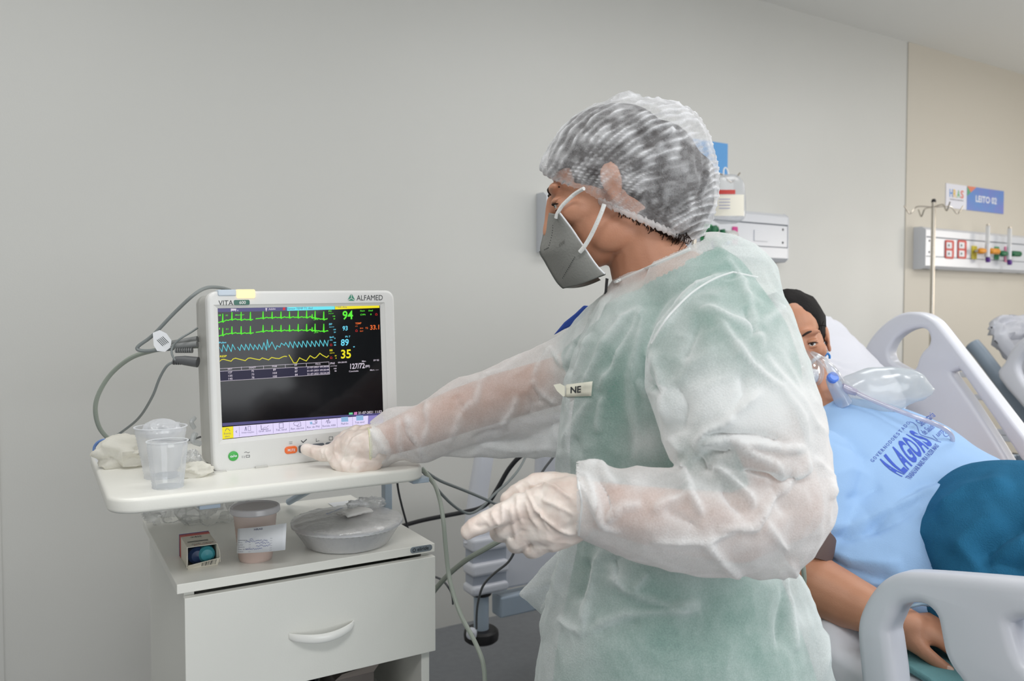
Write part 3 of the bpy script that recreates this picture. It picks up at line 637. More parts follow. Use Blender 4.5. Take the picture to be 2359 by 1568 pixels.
cable('looped_cable', [(455, 797, 1.45), (400, 800, 1.46), (350, 808, 1.48), (300, 825, 1.5), (255, 862, 1.52), (226, 910, 1.53), (220, 950, 1.54), (232, 990, 1.56), (262, 1020, 1.58), (290, 1036, 1.59), (330, 1050, 1.585)], 0.0042, M_green_c, 'sage hose curving widest to the left of the monitor')
cable('thin_cable', [(455, 755, 1.45), (440, 765, 1.44), (415, 780, 1.43), (398, 798, 1.43), (396, 815, 1.425), (404, 830, 1.425)], 0.0019, M_grayc, 'thin short grey lead arching above the lower plug')
cable('thin_cable', [(402, 833, 1.43), (385, 842, 1.43), (368, 870, 1.44), (350, 915, 1.46), (320, 962, 1.5), (280, 995, 1.54), (245, 1018, 1.57), (236, 1030, 1.58)], 0.0024, M_grayc, 'thin grey lead running down from the dark plug to the blue ring')
cable('thin_cable', [(262, 1011, 1.60), (300, 1012, 1.62), (370, 1014, 1.6), (430, 1014, 1.56), (462, 1006, 1.53)], 0.0019, M_plug, 'thin lead lying level behind the plastic cups')
# tag
tg = thing('cable_tag', 'white octagonal paper tag clipped on the grey monitor cable', 'tag', tuple(P(370, 808, 1.435)))
g = MB(); pts = [(352, 766), (368, 760), (384, 768), (395, 784), (393, 800), (380, 810), (362, 808), (354, 795)]
obj('paper', g.loft([[P(x, y, 1.436) for x, y in pts], [P(x, y, 1.4355) for x, y in pts]]), M_paper, tg, smooth=False)
g = MB()
for k in range(5): q = k * 3.2; g.poly([P(*p, 1.4345) for p in ((362 + q, 782 - q * 0.6), (376 + q, 796 - q * 0.6), (375.3 + q, 797 - q * 0.6), (361.3 + q, 783 - q * 0.6))])
obj('print', g, M_ink, tg, smooth=False)
# ------------------------------------------------------------------ on the shelf
M_cup = film('cup_plastic', (240, 242, 246), 0.30, 0.15, 0.3, 0.45, trans=0.3)
M_cup2 = film('cup_plastic_thin', (236, 240, 246), 0.16, 0.12, 0.3, 0.5, trans=0.3)
def cup(name, c, rb, rt, h, m, label, n=14):
    t = thing(name, label, 'cup', c)
    prof = [(0.0, 0.0015), (rb * 0.92, 0.0015), (rb, 0.0)]
    for k in range(n * 2 + 1):
        s = k / (n * 2); z = h * (0.06 + 0.86 * s); prof.append((rb + (rt - rb) * s * 0.96 + (0.0004 if k % 2 else -0.0002), z))
    prof += [(rt * 0.97, h * 0.95), (rt * 0.97, h * 0.985)]
    obj('cup_wall', MB().lathe(prof, c, 56), m, t, fixn=False)
    obj('rim', MB().lathe([(rt * 0.97, h * 0.985), (rt * 1.03, h * 0.98), (rt * 1.045, h * 0.99), (rt * 1.03, h), (rt * 0.97, h * 0.995)], c, 56), film('cup_rim', (244, 246, 250), 0.6), t)
    return t
c1 = onz(372, 1098, zs); c2_ = onz(387, 1121, zs)
cp1 = cup('plastic_cup', tuple(c1), 0.027, 0.0405, 0.086, M_cup, 'larger milky plastic cup holding crumpled film, behind the clear one')
cp2 = cup('plastic_cup', tuple(c2_), 0.0235, 0.0305, 0.074, M_cup2, 'smaller clear ribbed plastic cup with a little water at the front of the shelf')
M_water = film('water', (225, 232, 238), 0.12, 0.02, 0.8, 0.4)
obj('water', MB().lathe([(0, 0.002), (0.0225, 0.002), (0.0245, 0.02), (0, 0.0201)], c2_, 40), M_water, cp2)
def crumpled(name, c, r, m, seed, amp=0.3, parent=None, nu=40, nv=26, fl=0.0, freq=1.5, **kw):
    b = MB().ball((0, 0, 0), 1.0, nu=nu, nv=nv); vs = []
    for p in b.v:
        q = Vector(p) * freq + Vector((seed, seed * 2, 0)); a = 1 + amp * (0.5 - 2.0 * abs(noise.noise(q))) + amp * 0.22 * (0.3 - 1.5 * abs(noise.noise(q * 2.3)))
        v = V(*p) * a * V(*r); v[2] = max(v[2], -r[2] * (1 - fl)); vs.append(tuple(V(*c) + v))
    b.v = vs; return obj(name, b, m, parent, auto=60, **kw)
M_film = film('crumpled_film', (238, 240, 242), 0.22, 0.15, 0.45, 0.5, bump=0.6, scale=60)
tag(crumpled('crumpled_film', c1 + V(0.002, 0, 0.080), (0.030, 0.030, 0.016), film('film_in_cup', (238, 240, 244), 0.45, 0.2, 0.35, 0.5), 3.1), 'crumpled clear film stuffed in the larger plastic cup', 'film')
ct = onz(292, 1078, zs)
M_tis = film('tissue', (246, 244, 236), 0.82, 0.6, 0.0, 0.18, bump=0.3, scale=120)
tag(crumpled('crumpled_tissue', ct + V(0, 0.02, 0.024), (0.047, 0.034, 0.030), M_tis, 1.2, 0.4, fl=0.2), 'crumpled cream tissue at the left of the plastic cups', 'tissue')
ct = onz(452, 1098, zs)
tag(crumpled('crumpled_wrapper', ct + V(0, 0.01, 0.010), (0.026, 0.022, 0.013), M_tis, 5.2, 0.4, fl=0.2), 'small crumpled cream wrapper between the cups and the monitor', 'wrapper')
tag(crumpled('crumpled_film', P(443, 1065, 1.40), (0.014, 0.012, 0.020), M_film, 7.7, 0.5), 'twist of clear film standing beside the monitor corner', 'film')
rc = P(244, 1040, 1.53); pts = []
g = MB()
for k in range(3):
    ring = [rc + 0.0235 * (1 - 0.03 * k) * (math.cos(t) * RT + math.sin(t) * UP) + FW * (0.004 * k + 0.003 * math.sin(2 * t + k)) for t in np.linspace(0.5 + k * .2, 5.8 + k * .2, 22)]
    g.tube(ring, 0.0017, 8)
g.tube([P(236, 1015, 1.53), P(246, 1019, 1.53), P(252, 1012, 1.53)], 0.002, 8)
tag(obj('blue_ring', g, mat('ring_blue', (110, 146, 210), 0.35)), 'coiled light blue plastic tie at the back left of the shelf', 'cable tie')
# ------------------------------------------------------------------ on the cabinet top
# medicine carton, open end to the front
A = onz(432, 1311, ZT); B = onz(507, 1300, ZT); Cc = onz(404, 1278, ZT)
ux = nrm(B - A); uy = nrm(Cc - A); wX = np.linalg.norm(B - A) * 0.92; wL = 0.088; hB = 0.038
uy = nrm(uy - ux * (uy @ ux) * 0.8)
def bx(a, b, c): return A + ux * a + uy * b + V(0, 0, c)
mb_ = thing('medicine_carton', 'small open medicine carton, cream with a red and blue end, left on the cabinet top', 'box', tuple(bx(wX / 2, wL / 2, 0)))
M_cream = mat('carton_cream', (226, 220, 206), 0.6); tkc = 0.0009
def slab(name, lo, hi, m, parent, **kw):
    vs = [bx(x, y, z) for x in (lo[0], hi[0]) for y in (lo[1], hi[1]) for z in (lo[2], hi[2])]
    return obj(name, MB().add(vs, [(0, 1, 3, 2), (4, 6, 7, 5), (0, 4, 5, 1), (2, 3, 7, 6), (0, 2, 6, 4), (1, 5, 7, 3)]), m, parent, smooth=False, **kw)
g = MB()
for lo, hi in (((0, 0, 0), (wX, wL, tkc)), ((0, 0, hB), (wX, wL, hB + tkc)), ((0, 0, 0), (tkc, wL, hB)), ((wX - tkc, 0, 0), (wX, wL, hB))):
    vs = [bx(x, y, z) for x in (lo[0], hi[0]) for y in (lo[1], hi[1]) for z in (lo[2], hi[2])]
    g.add(vs, [(0, 1, 3, 2), (4, 6, 7, 5), (0, 4, 5, 1), (2, 3, 7, 6), (0, 2, 6, 4), (1, 5, 7, 3)])
obj('carton', g, M_cream, mb_, smooth=False)
slab('end_band', (-0.0004, wL - 0.013, -0.0), (wX + 0.0004, wL + 0.001, hB + tkc + 0.0006), mat('band_red', (186, 62, 50), 0.5), mb_, label='red band')
slab('end_trim', (-0.0008, wL + 0.001, 0), (wX + 0.0008, wL + 0.004, hB + tkc + 0.001), mat('trim_blue', (48, 62, 140), 0.5), mb_, label='blue edge')
fl = MB().add([bx(0, -0.0005, 0.0005), bx(wX, -0.0005, 0.0005), bx(wX + 0.002, -0.012, 0.016), bx(-0.001, -0.013, 0.010)], [(0, 1, 2, 3)])
ff = obj('front_flap', fl, M_cream, mb_, smooth=False, solid=0.0008)
g = MB()
def fp(a, b):  # on flap
    p = bx(0, -0.0015, 0.0012); q = bx(wX, -0.0015, 0.0012); r = bx(wX + 0.002, -0.013, 0.0165); s = bx(-0.001, -0.014, 0.0105)
    return p * (1 - a) * (1 - b) + q * a * (1 - b) + r * a * b + s * (1 - a) * b
for k, w in enumerate((2, 1, 1, 3, 1, 2, 1, 3, 2, 1, 1, 2)):
    a = 0.45 + k * 0.04; g.poly([fp(a, 0.15), fp(a + 0.008 * w, 0.15), fp(a + 0.008 * w, 0.85), fp(a, 0.85)])
obj('barcode', g, M_ink, ff, smooth=False)
for g in (MB().add([bx(0, 0, hB), bx(0, 0, 0.004), bx(-0.003, -0.014, 0.006), bx(-0.002, -0.012, hB * 0.7)], [(0, 1, 2, 3)]), MB().add([bx(wX, 0, hB), bx(wX, 0, 0.004), bx(wX + 0.003, -0.009, 0.008), bx(wX + 0.003, -0.008, hB * 0.65)], [(0, 1, 2, 3)])):
    obj('side_flap', g, M_cream, mb_, smooth=False, solid=0.0008)
g = MB()
def tp(u, v, s, x0, x1, y0, y1): return bx(x1 + (x0 - x1) * u, y1 + (y0 - y1) * v, hB + tkc + 0.0005)
text_on(g, 'Acidur spray', lambda u, v: bx(wX * 0.93 - wX * 0.75 * u, 0.014 + 0.008 * v * -1 + 0.004, hB + tkc + 0.0005))
for k, w in enumerate((1, 2, 1, 1, 3, 1, 2, 1, 2, 1)): g.poly([bx(wX * 0.3 + k * 0.002, 0.058, hB + tkc + .0005), bx(wX * 0.3 + k * 0.002 + 0.0005 * w, 0.058, hB + tkc + .0005), bx(wX * 0.3 + k * 0.002 + 0.0005 * w, 0.068, hB + tkc + .0005), bx(wX * 0.3 + k * 0.002, 0.068, hB + tkc + .0005)])
for k in range(2): g.poly([bx(wX * 0.1, 0.028 + k * .005, hB + tkc + .0005), bx(wX * 0.8, 0.028 + k * .005, hB + tkc + .0005), bx(wX * 0.8, 0.030 + k * .005, hB + tkc + .0005), bx(wX * 0.1, 0.030 + k * .005, hB + tkc + .0005)])
obj('carton_lettering', g, M_ink, mb_, smooth=False)
g = MB(); text_on(g, 'Aerosol', lambda u, v: bx(wX * 0.85 - wX * 0.6 * u, 0.009 - 0.005 * v, hB + tkc + 0.0005)); obj('carton_lettering', g, mat('ink_red', (200, 80, 50), 0.6), mb_, smooth=False)
ih = thing('medicine_bottle', 'navy and teal capped bottle lying inside the open carton', 'bottle', tuple(bx(wX * .45, 0.03, tkc)))
def half(s): return MB().lathe([(0.0, 0.006), (0.010, 0.007), (0.015, 0.012), (0.0165, 0.03), (0.0165, 0.075)], bx(wX * (0.36 if s < 0 else 0.66), 0, 0.0185), 24, ax=tuple(uy), cap=True)
obj('bottle_body', half(-1), mat('navy_plastic', (30, 52, 92), 0.35), ih, label='navy half')
obj('cap', MB().lathe([(0.0, 0.002), (0.010, 0.003), (0.0145, 0.008), (0.0155, 0.03), (0.0155, 0.06)], bx(wX * 0.66, 0, 0.0195), 24, ax=tuple(uy), cap=True), mat('teal_plastic', (62, 148, 160), 0.35), ih, label='teal cap')
# lidded cup
cl = onz(589, 1287, ZT)
lc = thing('lidded_cup', 'tall plastic cup of pale pink drink closed with a lid', 'cup', tuple(cl))
prof = [(0.0, 0.0), (0.028, 0.0), (0.0295, 0.004)]
for k in range(24): s = k / 23; prof.append((0.0295 + 0.0085 * s + (0.0004 if k % 2 else 0), 0.004 + 0.082 * s))
hL = 0.097
obj('cup_wall', MB().lathe(prof + [(0.039, 0.090)], cl, 56), film('drink_cup', (242, 226, 218), 0.78, 0.25, 0.3, 0.2), lc)
obj('drink', MB().lathe([(0, 0.001), (0.0275, 0.001), (0.0355, 0.066), (0, 0.0662)], cl, 40), mat('pink_drink', (226, 198, 188), 0.4), lc)
obj('lid', MB().lathe([(0.0385, 0.086), (0.0425, 0.087), (0.0445, 0.089), (0.0435, 0.0975), (0.0415, 0.099), (0.038, 0.0965), (0.0, 0.0965)], cl, 56), film('lid_plastic', (240, 240, 244), 0.86, 0.25, 0.35, 0.14), lc)
# label card
cd4 = [(545, 1219, 1.415), (658, 1206, 1.40), (655, 1268, 1.40), (543, 1276, 1.415)]
def card(u, v, off=0.0):
    a, b, c, d = [P(*q) for q in cd4]; q = a * (1 - u) * (1 - v) + b * u * (1 - v) + c * u * v + d * (1 - u) * v
    return q + FW * (0.006 * (2 * u - 1) ** 2 - off)
cdo = thing('paper_label', 'white handwritten meal label stuck to the lidded cup', 'label', tuple(card(0.5, 1)))
g = MB(); n = 14
g.loft([[card(i / n, 0) for i in range(n + 1)], [card(i / n, 1) for i in range(n + 1)]], cap=False, closed=False)
obj('paper', g, M_paper, cdo, solid=0.0003)
g = MB(); 
def ct_(s, x0, x1, y, h, b=0.0): text_on(g, s, lambda u, v: card(x0 + (x1 - x0) * u, y - h * v, 0.0008), bold=b)
ct_('HRAS', 0.36, 0.54, 0.12, 0.07, 0.03)
for k, s in enumerate(('Enfermaria:', 'Nome:', 'Leito:', 'Horário:', 'Data de fab.:', 'Valid.:')):
    y = 0.50 + k * 0.09; ct_(s, 0.03, 0.03 + 0.018 * len(s), y, 0.045)
    g.poly([card(0.26, y, .0006), card(0.74, y, .0006), card(0.74, y - 0.008, .0006), card(0.26, y - 0.008, .0006)])
obj('print', g, mat('faint_ink', (120, 122, 140), 0.6), cdo, smooth=False)
g = MB(); rnd = random.Random(3)
for row, (x0, x1) in enumerate(((0.28, 0.36), (0.18, 0.66), (0.4, 0.7), (0.42, 0.72), (0.2, 0.55))):
    y = 0.47 + row * 0.1; x = x0; pts = []
    while x < x1: pts.append((x, y - rnd.uniform(-0.005, 0.075))); x += 0.012
    for (a, b), (c, d) in zip(pts[:-1], pts[1:]): g.poly([card(a, b, .001), card(c, d, .001), card(c, d + 0.014, .001), card(a, b + 0.014, .001)])
obj('handwriting', g, M_bink, cdo, smooth=False)
# foil meal container
cf = onz(800, 1252, ZT)
fc = thing('foil_container', 'round foil meal container with card lid, wrapped in film, on the cabinet top', 'container', tuple(cf))
M_foil = mat('aluminium_foil', (226, 226, 228), 0.34, metal=0.35, bump=0.25, scale=90)
R1 = 0.103
fo = MB(); rings = []
for r, z in ((0.0, 0.0), (0.068, 0.0), (0.073, 0.003), (0.096, 0.036), (R1, 0.039), (R1 + 0.003, 0.041), (R1 + 0.003, 0.045), (R1 - 0.001, 0.0465), (R1 - 0.004, 0.045)):
    rings.append([cf + V((r + (0.0007 * math.sin(60 * t) if 0.003 < z < 0.04 else 0)) * math.cos(t), (r + (0.0007 * math.sin(60 * t) if 0.003 < z < 0.04 else 0)) * math.sin(t), z) for t in np.linspace(0, 2 * math.pi, 240, endpoint=False)])
obj('foil_bowl', fo.loft(rings, cap=False), M_foil, fc)
obj('card_lid', MB().lathe([(R1 - 0.003, 0.0455), (R1 - 0.008, 0.048), (R1 - 0.018, 0.050), (0.05, 0.052), (0, 0.053)], cf, 64), mat('card_lid', (236, 234, 232), 0.6), fc)
g = MB().lathe([(0.078, 0.004), (0.099, 0.034), (0.1065, 0.043), (0.105, 0.049), (0.09, 0.0535), (0.05, 0.0565), (0.0, 0.0575)], cf, 110)
vs = []
for p in g.v:
    q = Vector(p) * 45; k = noise.noise(q) * 0.0022 + 0.0015 * noise.noise(q * 2.3) + 0.0008; vs.append((p[0] + (p[0] - cf[0]) * k * 8, p[1] + (p[1] - cf[1]) * k * 8, p[2] + (k if p[2] > ZT + .02 else 0)))
g.v = vs
obj('cling_film', g, film('cling_film', (250, 250, 252), 0.22, 0.08, 0.6, 0.35, bump=0.9, scale=90), fc, auto=60)
tag(crumpled('crumpled_film', cf + V(0.05, 0.03, 0.066), (0.035, 0.025, 0.012), M_film, 2.2, 0.5, fl=0.3), 'gathered knot of film on top of the foil container', 'film')
sp_ = cf + V(0.012, -0.012, 0.062); g = MB(); n = 10; vs = []; fs = []
for i in range(n + 1):
    for j in range(n + 1):
        a, b = i / n - .5, j / n - .5; vs.append(sp_ + nrm(V(1, .25, 0)) * a * 0.058 + nrm(V(-.35, 1, 0)) * b * 0.034 + V(0, 0, 0.006 * (1 - 4 * b * b) * (1 - 2 * a * a) + 0.003 * noise.noise(Vector((a * 6, b * 6, 1)))))
for i in range(n):
    for j in range(n): k = i * (n + 1) + j; fs.append((k, k + 1, k + n + 2, k + n + 1))
tag(obj('napkin_packet', g.add(vs, fs), mat('napkin_white', (240, 238, 236), 0.55), solid=0.004), 'folded white napkin packet on the foil container', 'napkin')
g = MB(); text_on(g, 'Bom apetite', lambda u, v: cf + V(-0.035 + 0.045 * u, 0.012 + 0.035 * u + 0.010 * v, 0.0592)); obj('wrap_print', g, mat('print_bluegreen', (84, 120, 180), 0.5), fc, smooth=False)
# plastic bag behind
cb = onz(405, 1215, ZT)
tag(crumpled('plastic_bag', cb + V(0.022, 0.07, 0.038), (0.080, 0.055, 0.045), film('bag_film', (225, 227, 226), 0.14, 0.2, 0.35, 0.4, bump=1.0, scale=50), 9.3, 0.45, nu=70, nv=46, fl=0.1, freq=1.9), 'crumpled translucent plastic bag behind the medicine carton', 'bag')
cb = onz(500, 1212, ZT)
tag(crumpled('plastic_bag', cb + V(0.0, 0.05, 0.048), (0.07, 0.05, 0.055), film('bag_film2', (225, 227, 226), 0.14, 0.2, 0.35, 0.4, bump=1.0, scale=50), 4.3, 0.4, nu=60, nv=40, fl=0.1, freq=1.7), 'crumpled translucent plastic bag behind the lidded cup', 'bag')
g = MB(); q0 = onz(775, 1172, ZT) ; 
obj_ = obj('paper_slip', MB().box((q0[0], q0[1] + .0, ZT + 0.0005), (q0[0] + 0.08, q0[1] + 0.06, ZT + 0.0012), None), M_paper, smooth=False); tag(obj_, 'white paper slip lying behind the foil container', 'paper')
# ------------------------------------------------------------------ cables right of the cabinet
def z7(x, y, d): return (900 + x / 2.862, 1020 + y / 2.862, d)
cable('hanging_cable', [z7(*p) for p in ((205, 165, 1.62), (240, 205, 1.62), (290, 275, 1.6), (325, 380, 1.58), (348, 520, 1.56), (362, 680, 1.55), (382, 860, 1.54), (415, 1000, 1.52), (470, 1150, 1.5), (535, 1270, 1.48), (590, 1390, 1.46), (614, 1480, 1.45), (622, 1600, 1.44), (620, 1700, 1.44))], 0.0042, M_green_c, 'thick sage hose hanging from the shelf to the floor')
cable('hanging_cable', [z7(*p) for p in ((210, 185, 1.64), (270, 255, 1.66), (330, 330, 1.7), (400, 400, 1.75), (470, 450, 1.8), (530, 463, 1.85), (600, 425, 1.9), (680, 340, 1.95), (780, 250, 2.0), (850, 165, 2.05), (900, 70, 2.1))], 0.0032, M_grayc, 'grey lead sagging in a U in front of the black cable')
cable('hanging_cable', [z7(*p) for p in ((240, 195, 1.66), (330, 250, 1.72), (480, 310, 1.8), (600, 360, 1.86), (700, 405, 1.92), (790, 440, 1.97))], 0.0034, M_grayc, 'grey lead running straight from the shelf towards the bed')
cable('hanging_cable', [z7(*p) for p in ((80, 545, 2.3), (200, 512, 2.28), (330, 485, 2.25), (470, 458, 2.2), (580, 432, 2.18), (650, 385, 2.15), (710, 290, 2.14), (770, 185, 2.12), (830, 110, 2.1), (880, 70, 2.1))], 0.0062, M_blackc, 'thick black cable crossing behind the hanging leads')
cable('hanging_cable', [z7(*p) for p in ((40, 235, 1.95), (52, 320, 1.97), (75, 420, 1.98), (112, 560, 2.0), (118, 640, 2.0))], 0.0027, M_blackc, 'thin black lead dropping behind the cabinet corner')
cable('hanging_cable', [z7(*p) for p in ((270, 1000, 1.85), (300, 958, 1.84), (380, 868, 1.8), (500, 770, 1.74), (620, 700, 1.7), (740, 632, 1.68), (860, 570, 1.68))], 0.0058, M_green_c, 'thick sage hose rising from behind the cabinet to the bed')
cable('hanging_cable', [z7(*p) for p in ((280, 880, 1.9), (310, 888, 1.9), (345, 908, 1.88), (380, 950, 1.88), (405, 1000, 1.9), (410, 1060, 2.0))], 0.0026, M_plug, 'thin dark lead beside the cabinet side')
cable('hanging_cable', [z7(*p) for p in ((860, 600, 1.9), (825, 695, 1.9), (775, 785, 1.92), (680, 862, 1.96), (610, 940, 2.0), (578, 1040, 2.05), (567, 1130, 2.1), (566, 1225, 2.12))], 0.0030, M_plug, 'thin dark lead curving down past the bed corner wheel')
cable('hanging_cable', [(1290, 1030, 1.95), (1275, 1052, 1.95), (1255, 1078, 1.95), (1235, 1110, 1.95)], 0.0030, M_plug, 'short dark lead above the gloved thumb')
# ------------------------------------------------------------------ bed head rail panels on the wall
YF = YB - 0.075
M_pan = mat('panel_enamel', (212, 215, 222), 0.24, spec=0.9)
M_pan2 = mat('panel_groove', (140, 146, 156), 0.5)
def profile_solid(name, prof, xa, xb, m, parent, **kw):
    return obj(name, MB().loft([[V(x, y, z) for y, z in prof] for x in (xa, xb)]), m, parent, smooth=False, **kw)
def bedhead(xa, xb, yb, label):
    t = thing('medical_rail_panel', label, 'wall panel', ((xa + xb) / 2, yb, 1.505)); f = yb - 0.075
    profile_solid('upper_channel', [(yb, 1.69), (yb, 1.745), (yb - 0.05, 1.745), (f, 1.728), (f, 1.69)], xa, xb, M_pan, t)
    profile_solid('groove', [(yb, 1.573), (yb, 1.69), (f + 0.010, 1.69), (f + 0.010, 1.573)], xa + 0.002, xb - 0.002, M_pan2, t)
    profile_solid('front_plate', [(f + 0.009, 1.578), (f + 0.009, 1.683), (f + 0.002, 1.683), (f + 0.002, 1.578)], xa + 0.002, xb - 0.002, M_pan, t)
    profile_solid('lower_channel', [(yb, 1.505), (yb, 1.573), (f, 1.573), (f, 1.522), (f + 0.02, 1.505)], xa, xb, M_pan, t)
    for x, s in ((xa, -1), (xb, 1)):
        profile_solid('end_cap', [(yb, 1.503), (yb, 1.747), (yb - 0.05, 1.747), (f - 0.001, 1.729), (f - 0.001, 1.52), (f + 0.02, 1.503)], x, x + s * 0.004, M_pan, t)
    sx = xa + 0.04
    for x in (xa + 0.035, xb - 0.035):
        for z in (1.60, 1.665): obj('screw', MB().ball((x, f + 0.001, z), (0.005, 0.003, 0.006), nu=10, nv=6), M_black, t)
    return t, f
x1a = ony(1238, 500, YB)[0]; x1b = ony(1815, 550, YF)[0]
bh1, f1 = bedhead(x1a, x1b, YB, 'light grey enamel medical rail panel on the wall behind the nurse')
x2a = ony(2104, 620, YB - 0.005)[0]
bh2, f2 = bedhead(x2a, x2a + 1.5, YB - 0.005, 'light grey enamel medical rail panel with red framed sockets, below the bed sign')
a = ony(1737, 560, f1); b = ony(1769, 526, f1)
obj('cover_plate', MB().box((a[0], f1 - 0.002, 1.60), (b[0], f1 + 0.003, 1.655)), M_pan, bh1, smooth=False, bevel=0.0012)
for px in (1750, 1779):
    q = ony(px, 601, f1 + 0.03); obj('cable_hole', MB().ball((q[0], f1 + 0.042, 1.5055), (0.022, 0.014, 0.003), nu=16, nv=6), M_black, bh1)
for px in (2137, 2160, 2310, 2350):
    q = ony(px, 618, f2 + 0.03); obj('cable_hole', MB().ball((q[0], f2 + 0.042, 1.5055), (0.022, 0.012, 0.003), nu=16, nv=6), M_black, bh2)
def zpl(y): return lambda px, py: ony(px, py, y)
M_red = mat('socket_red', (206, 84, 74), 0.5); M_ylw = mat('outlet_yellow', (206, 192, 60), 0.5); M_pink = mat('outlet_pink', (214, 120, 160), 0.5); M_mag = mat('outlet_magenta', (206, 60, 140), 0.5)
M_grn = mat('oxygen_green', (22, 104, 66), 0.4); M_lgrn = mat('outlet_green', (60, 150, 96), 0.5); M_org = mat('valve_orange', (226, 150, 36), 0.4); M_pur = mat('knob_purple', (92, 50, 140), 0.4)
def wplate(name, px0, py0, px1, py1, y, th, r, m, parent, **kw):
    a = ony(px0, (py0 + py1) / 2, y); b = ony(px1, (py0 + py1) / 2, y); xm = (px0 + px1) / 2; zt = ony(xm, py0, y)[2]; zb = ony(xm, py1, y)[2]
    return plate(name, rrect(a[0], zb, b[0], zt, r), [], th, min(th, r) * 0.3, lambda u, v, w: (u, y - th / 2 + w, v), m, parent, **kw)
for px in (2176, 2205):
    so = wplate('socket', px, 553, px + 20, 596, f2 + 0.002, 0.006, 0.012, M_red, bh2, label='red framed double socket')
    for y0, y1 in ((558, 572), (577, 591)):
        q = wplate('socket_face', px + 4, y0, px + 16, y1, f2 - 0.004, 0.003, 0.004, M_paper, so)
        p = ony(px + 10, (y0 + y1) / 2, f2 - 0.007); q = obj('socket_hole', MB().ball(p, (0.008, 0.002, 0.008), nu=12, nv=6), M_plug, so)
o_ = wplate('gas_outlet', 2237, 566, 2249, 597, f2 + 0.002, 0.006, 0.006, M_ylw, bh2, label='yellow gas outlet')
o_ = wplate('gas_outlet', 2290, 568, 2300, 598, f2 + 0.002, 0.006, 0.006, M_lgrn, bh2, label='green gas outlet')
o_ = wplate('gas_outlet', 2313, 568, 2327, 604, f2 + 0.002, 0.006, 0.006, M_pink, bh2, label='pink framed outlet')
def regulator(px, py, y, m, label, tube_h=(525, 585), knob=True, stub=True):
    Z = proj(ony(px, py, y))[2]; t = thing('flow_meter', label, 'flow meter', tuple(ony(px, py + 12, y - 0.05)))
    def q(dx, dy, o=0.05): return ony(px + dx, py + dy, y - o)
    obj('valve_body', MB().tube([q(-24, 0), q(-21, 0), q(-16, 0), q(-10, 0), q(-8, 0)], [0.010, 0.018, 0.018, 0.014, 0.008], 14, sm=False), m, t)
    obj('inlet', MB().tube([q(-30, 0, 0.0), q(-30, 0, 0.03), q(-24, 0)], 0.008, 10, sm=False), M_chrome, t)
    obj('control_knob', MB().tube([q(2, 0), q(4, 0), q(20, 1), q(23, 1)], [0.010, 0.018, 0.018, 0.010], 14, sm=False), m, t)
    obj('meter_block', MB().cyl(q(-4, 14), q(-3, -16), 0.014, n=16), M_pan, t)
    obj('flow_tube', MB().cyl(q(-3, -16), q(-2, -58), 0.013, 0.012, 16), film('flow_tube_clear', (240, 242, 244), 0.7, 0.1, 0.4, 0.2), t)
    obj('tube_cap', MB().cyl(q(-2, -58), q(-2, -62), 0.009, n=12), M_chrome, t)
    obj('hose_nut', MB().tube([q(-3, 14), q(-2, 20), q(-2, 26)], [0.012, 0.015, 0.012], 12, sm=False), M_pur, t, label='purple nut')
    return t
regulator(2278, 578, f2, M_org, 'flow meter with orange valve and clear tube on the rail panel')
regulator(2328, 584, f2, M_grn, 'flow meter with dark green valve on the far right of the rail panel')
# fittings on panel one
o_ = wplate('gas_outlet', 1613, 516, 1640, 556, f1 + 0.002, 0.006, 0.008, M_lgrn, bh1, label='green gas outlet plate')
p = ony(1627, 534, f1 - 0.006); obj('outlet_disc', MB().lathe([(0, 0.012), (0.018, 0.012), (0.026, 0.004), (0.027, 0)], p, 24, ax=(0, -1, 0)), M_lgrn, o_)
o_ = wplate('gas_outlet', 1686, 522, 1698, 564, f1 + 0.002, 0.006, 0.006, M_mag, bh1, label='magenta gas outlet plate')
t = thing('oxygen_valve', 'dark green oxygen valve with white bottle under the drip bag', 'valve', tuple(ony(1660, 580, f1 - 0.08)))
def q(x, y, o=0.08): return ony(x, y, f1 - o)
obj('valve_body', MB().tube([q(1632, 532, .04), q(1640, 532, .06), q(1644, 530), q(1650, 527)], [0.010, 0.010, 0.016, 0.018], 12, sm=False), M_grn, t)
obj('valve_body', MB().tube([q(1643, 520), q(1644, 545), q(1653, 562), q(1656, 578)], [0.013, 0.016, 0.020, 0.016], 12).tube([q(1645, 556), q(1672, 556)], 0.010, 10, sm=False).tube([q(1664, 528), q(1666, 545)], 0.013, 10, sm=False), M_grn, t)
obj('flow_tube', MB().cyl(q(1652, 546), q(1651, 522), 0.010, n=14), M_chrome, t)
obj('bottle', MB().tube([q(1667, 542), q(1671, 542), q(1690, 541), q(1696, 541)], [0.010, 0.022, 0.022, 0.016], 14, sm=False), film('bottle_white', (236, 236, 234), 0.8, 0.1), t)
obj('hose', MB().tube([q(1655, 551), q(1643, 552), q(1640, 560), q(1645, 572)], 0.004, 8), M_pur, t)
obj('blue_cap', MB().cyl(q(1674, 563), q(1676, 556), 0.010, n=12), mat('cap_blue', (40, 90, 200), 0.4), t)
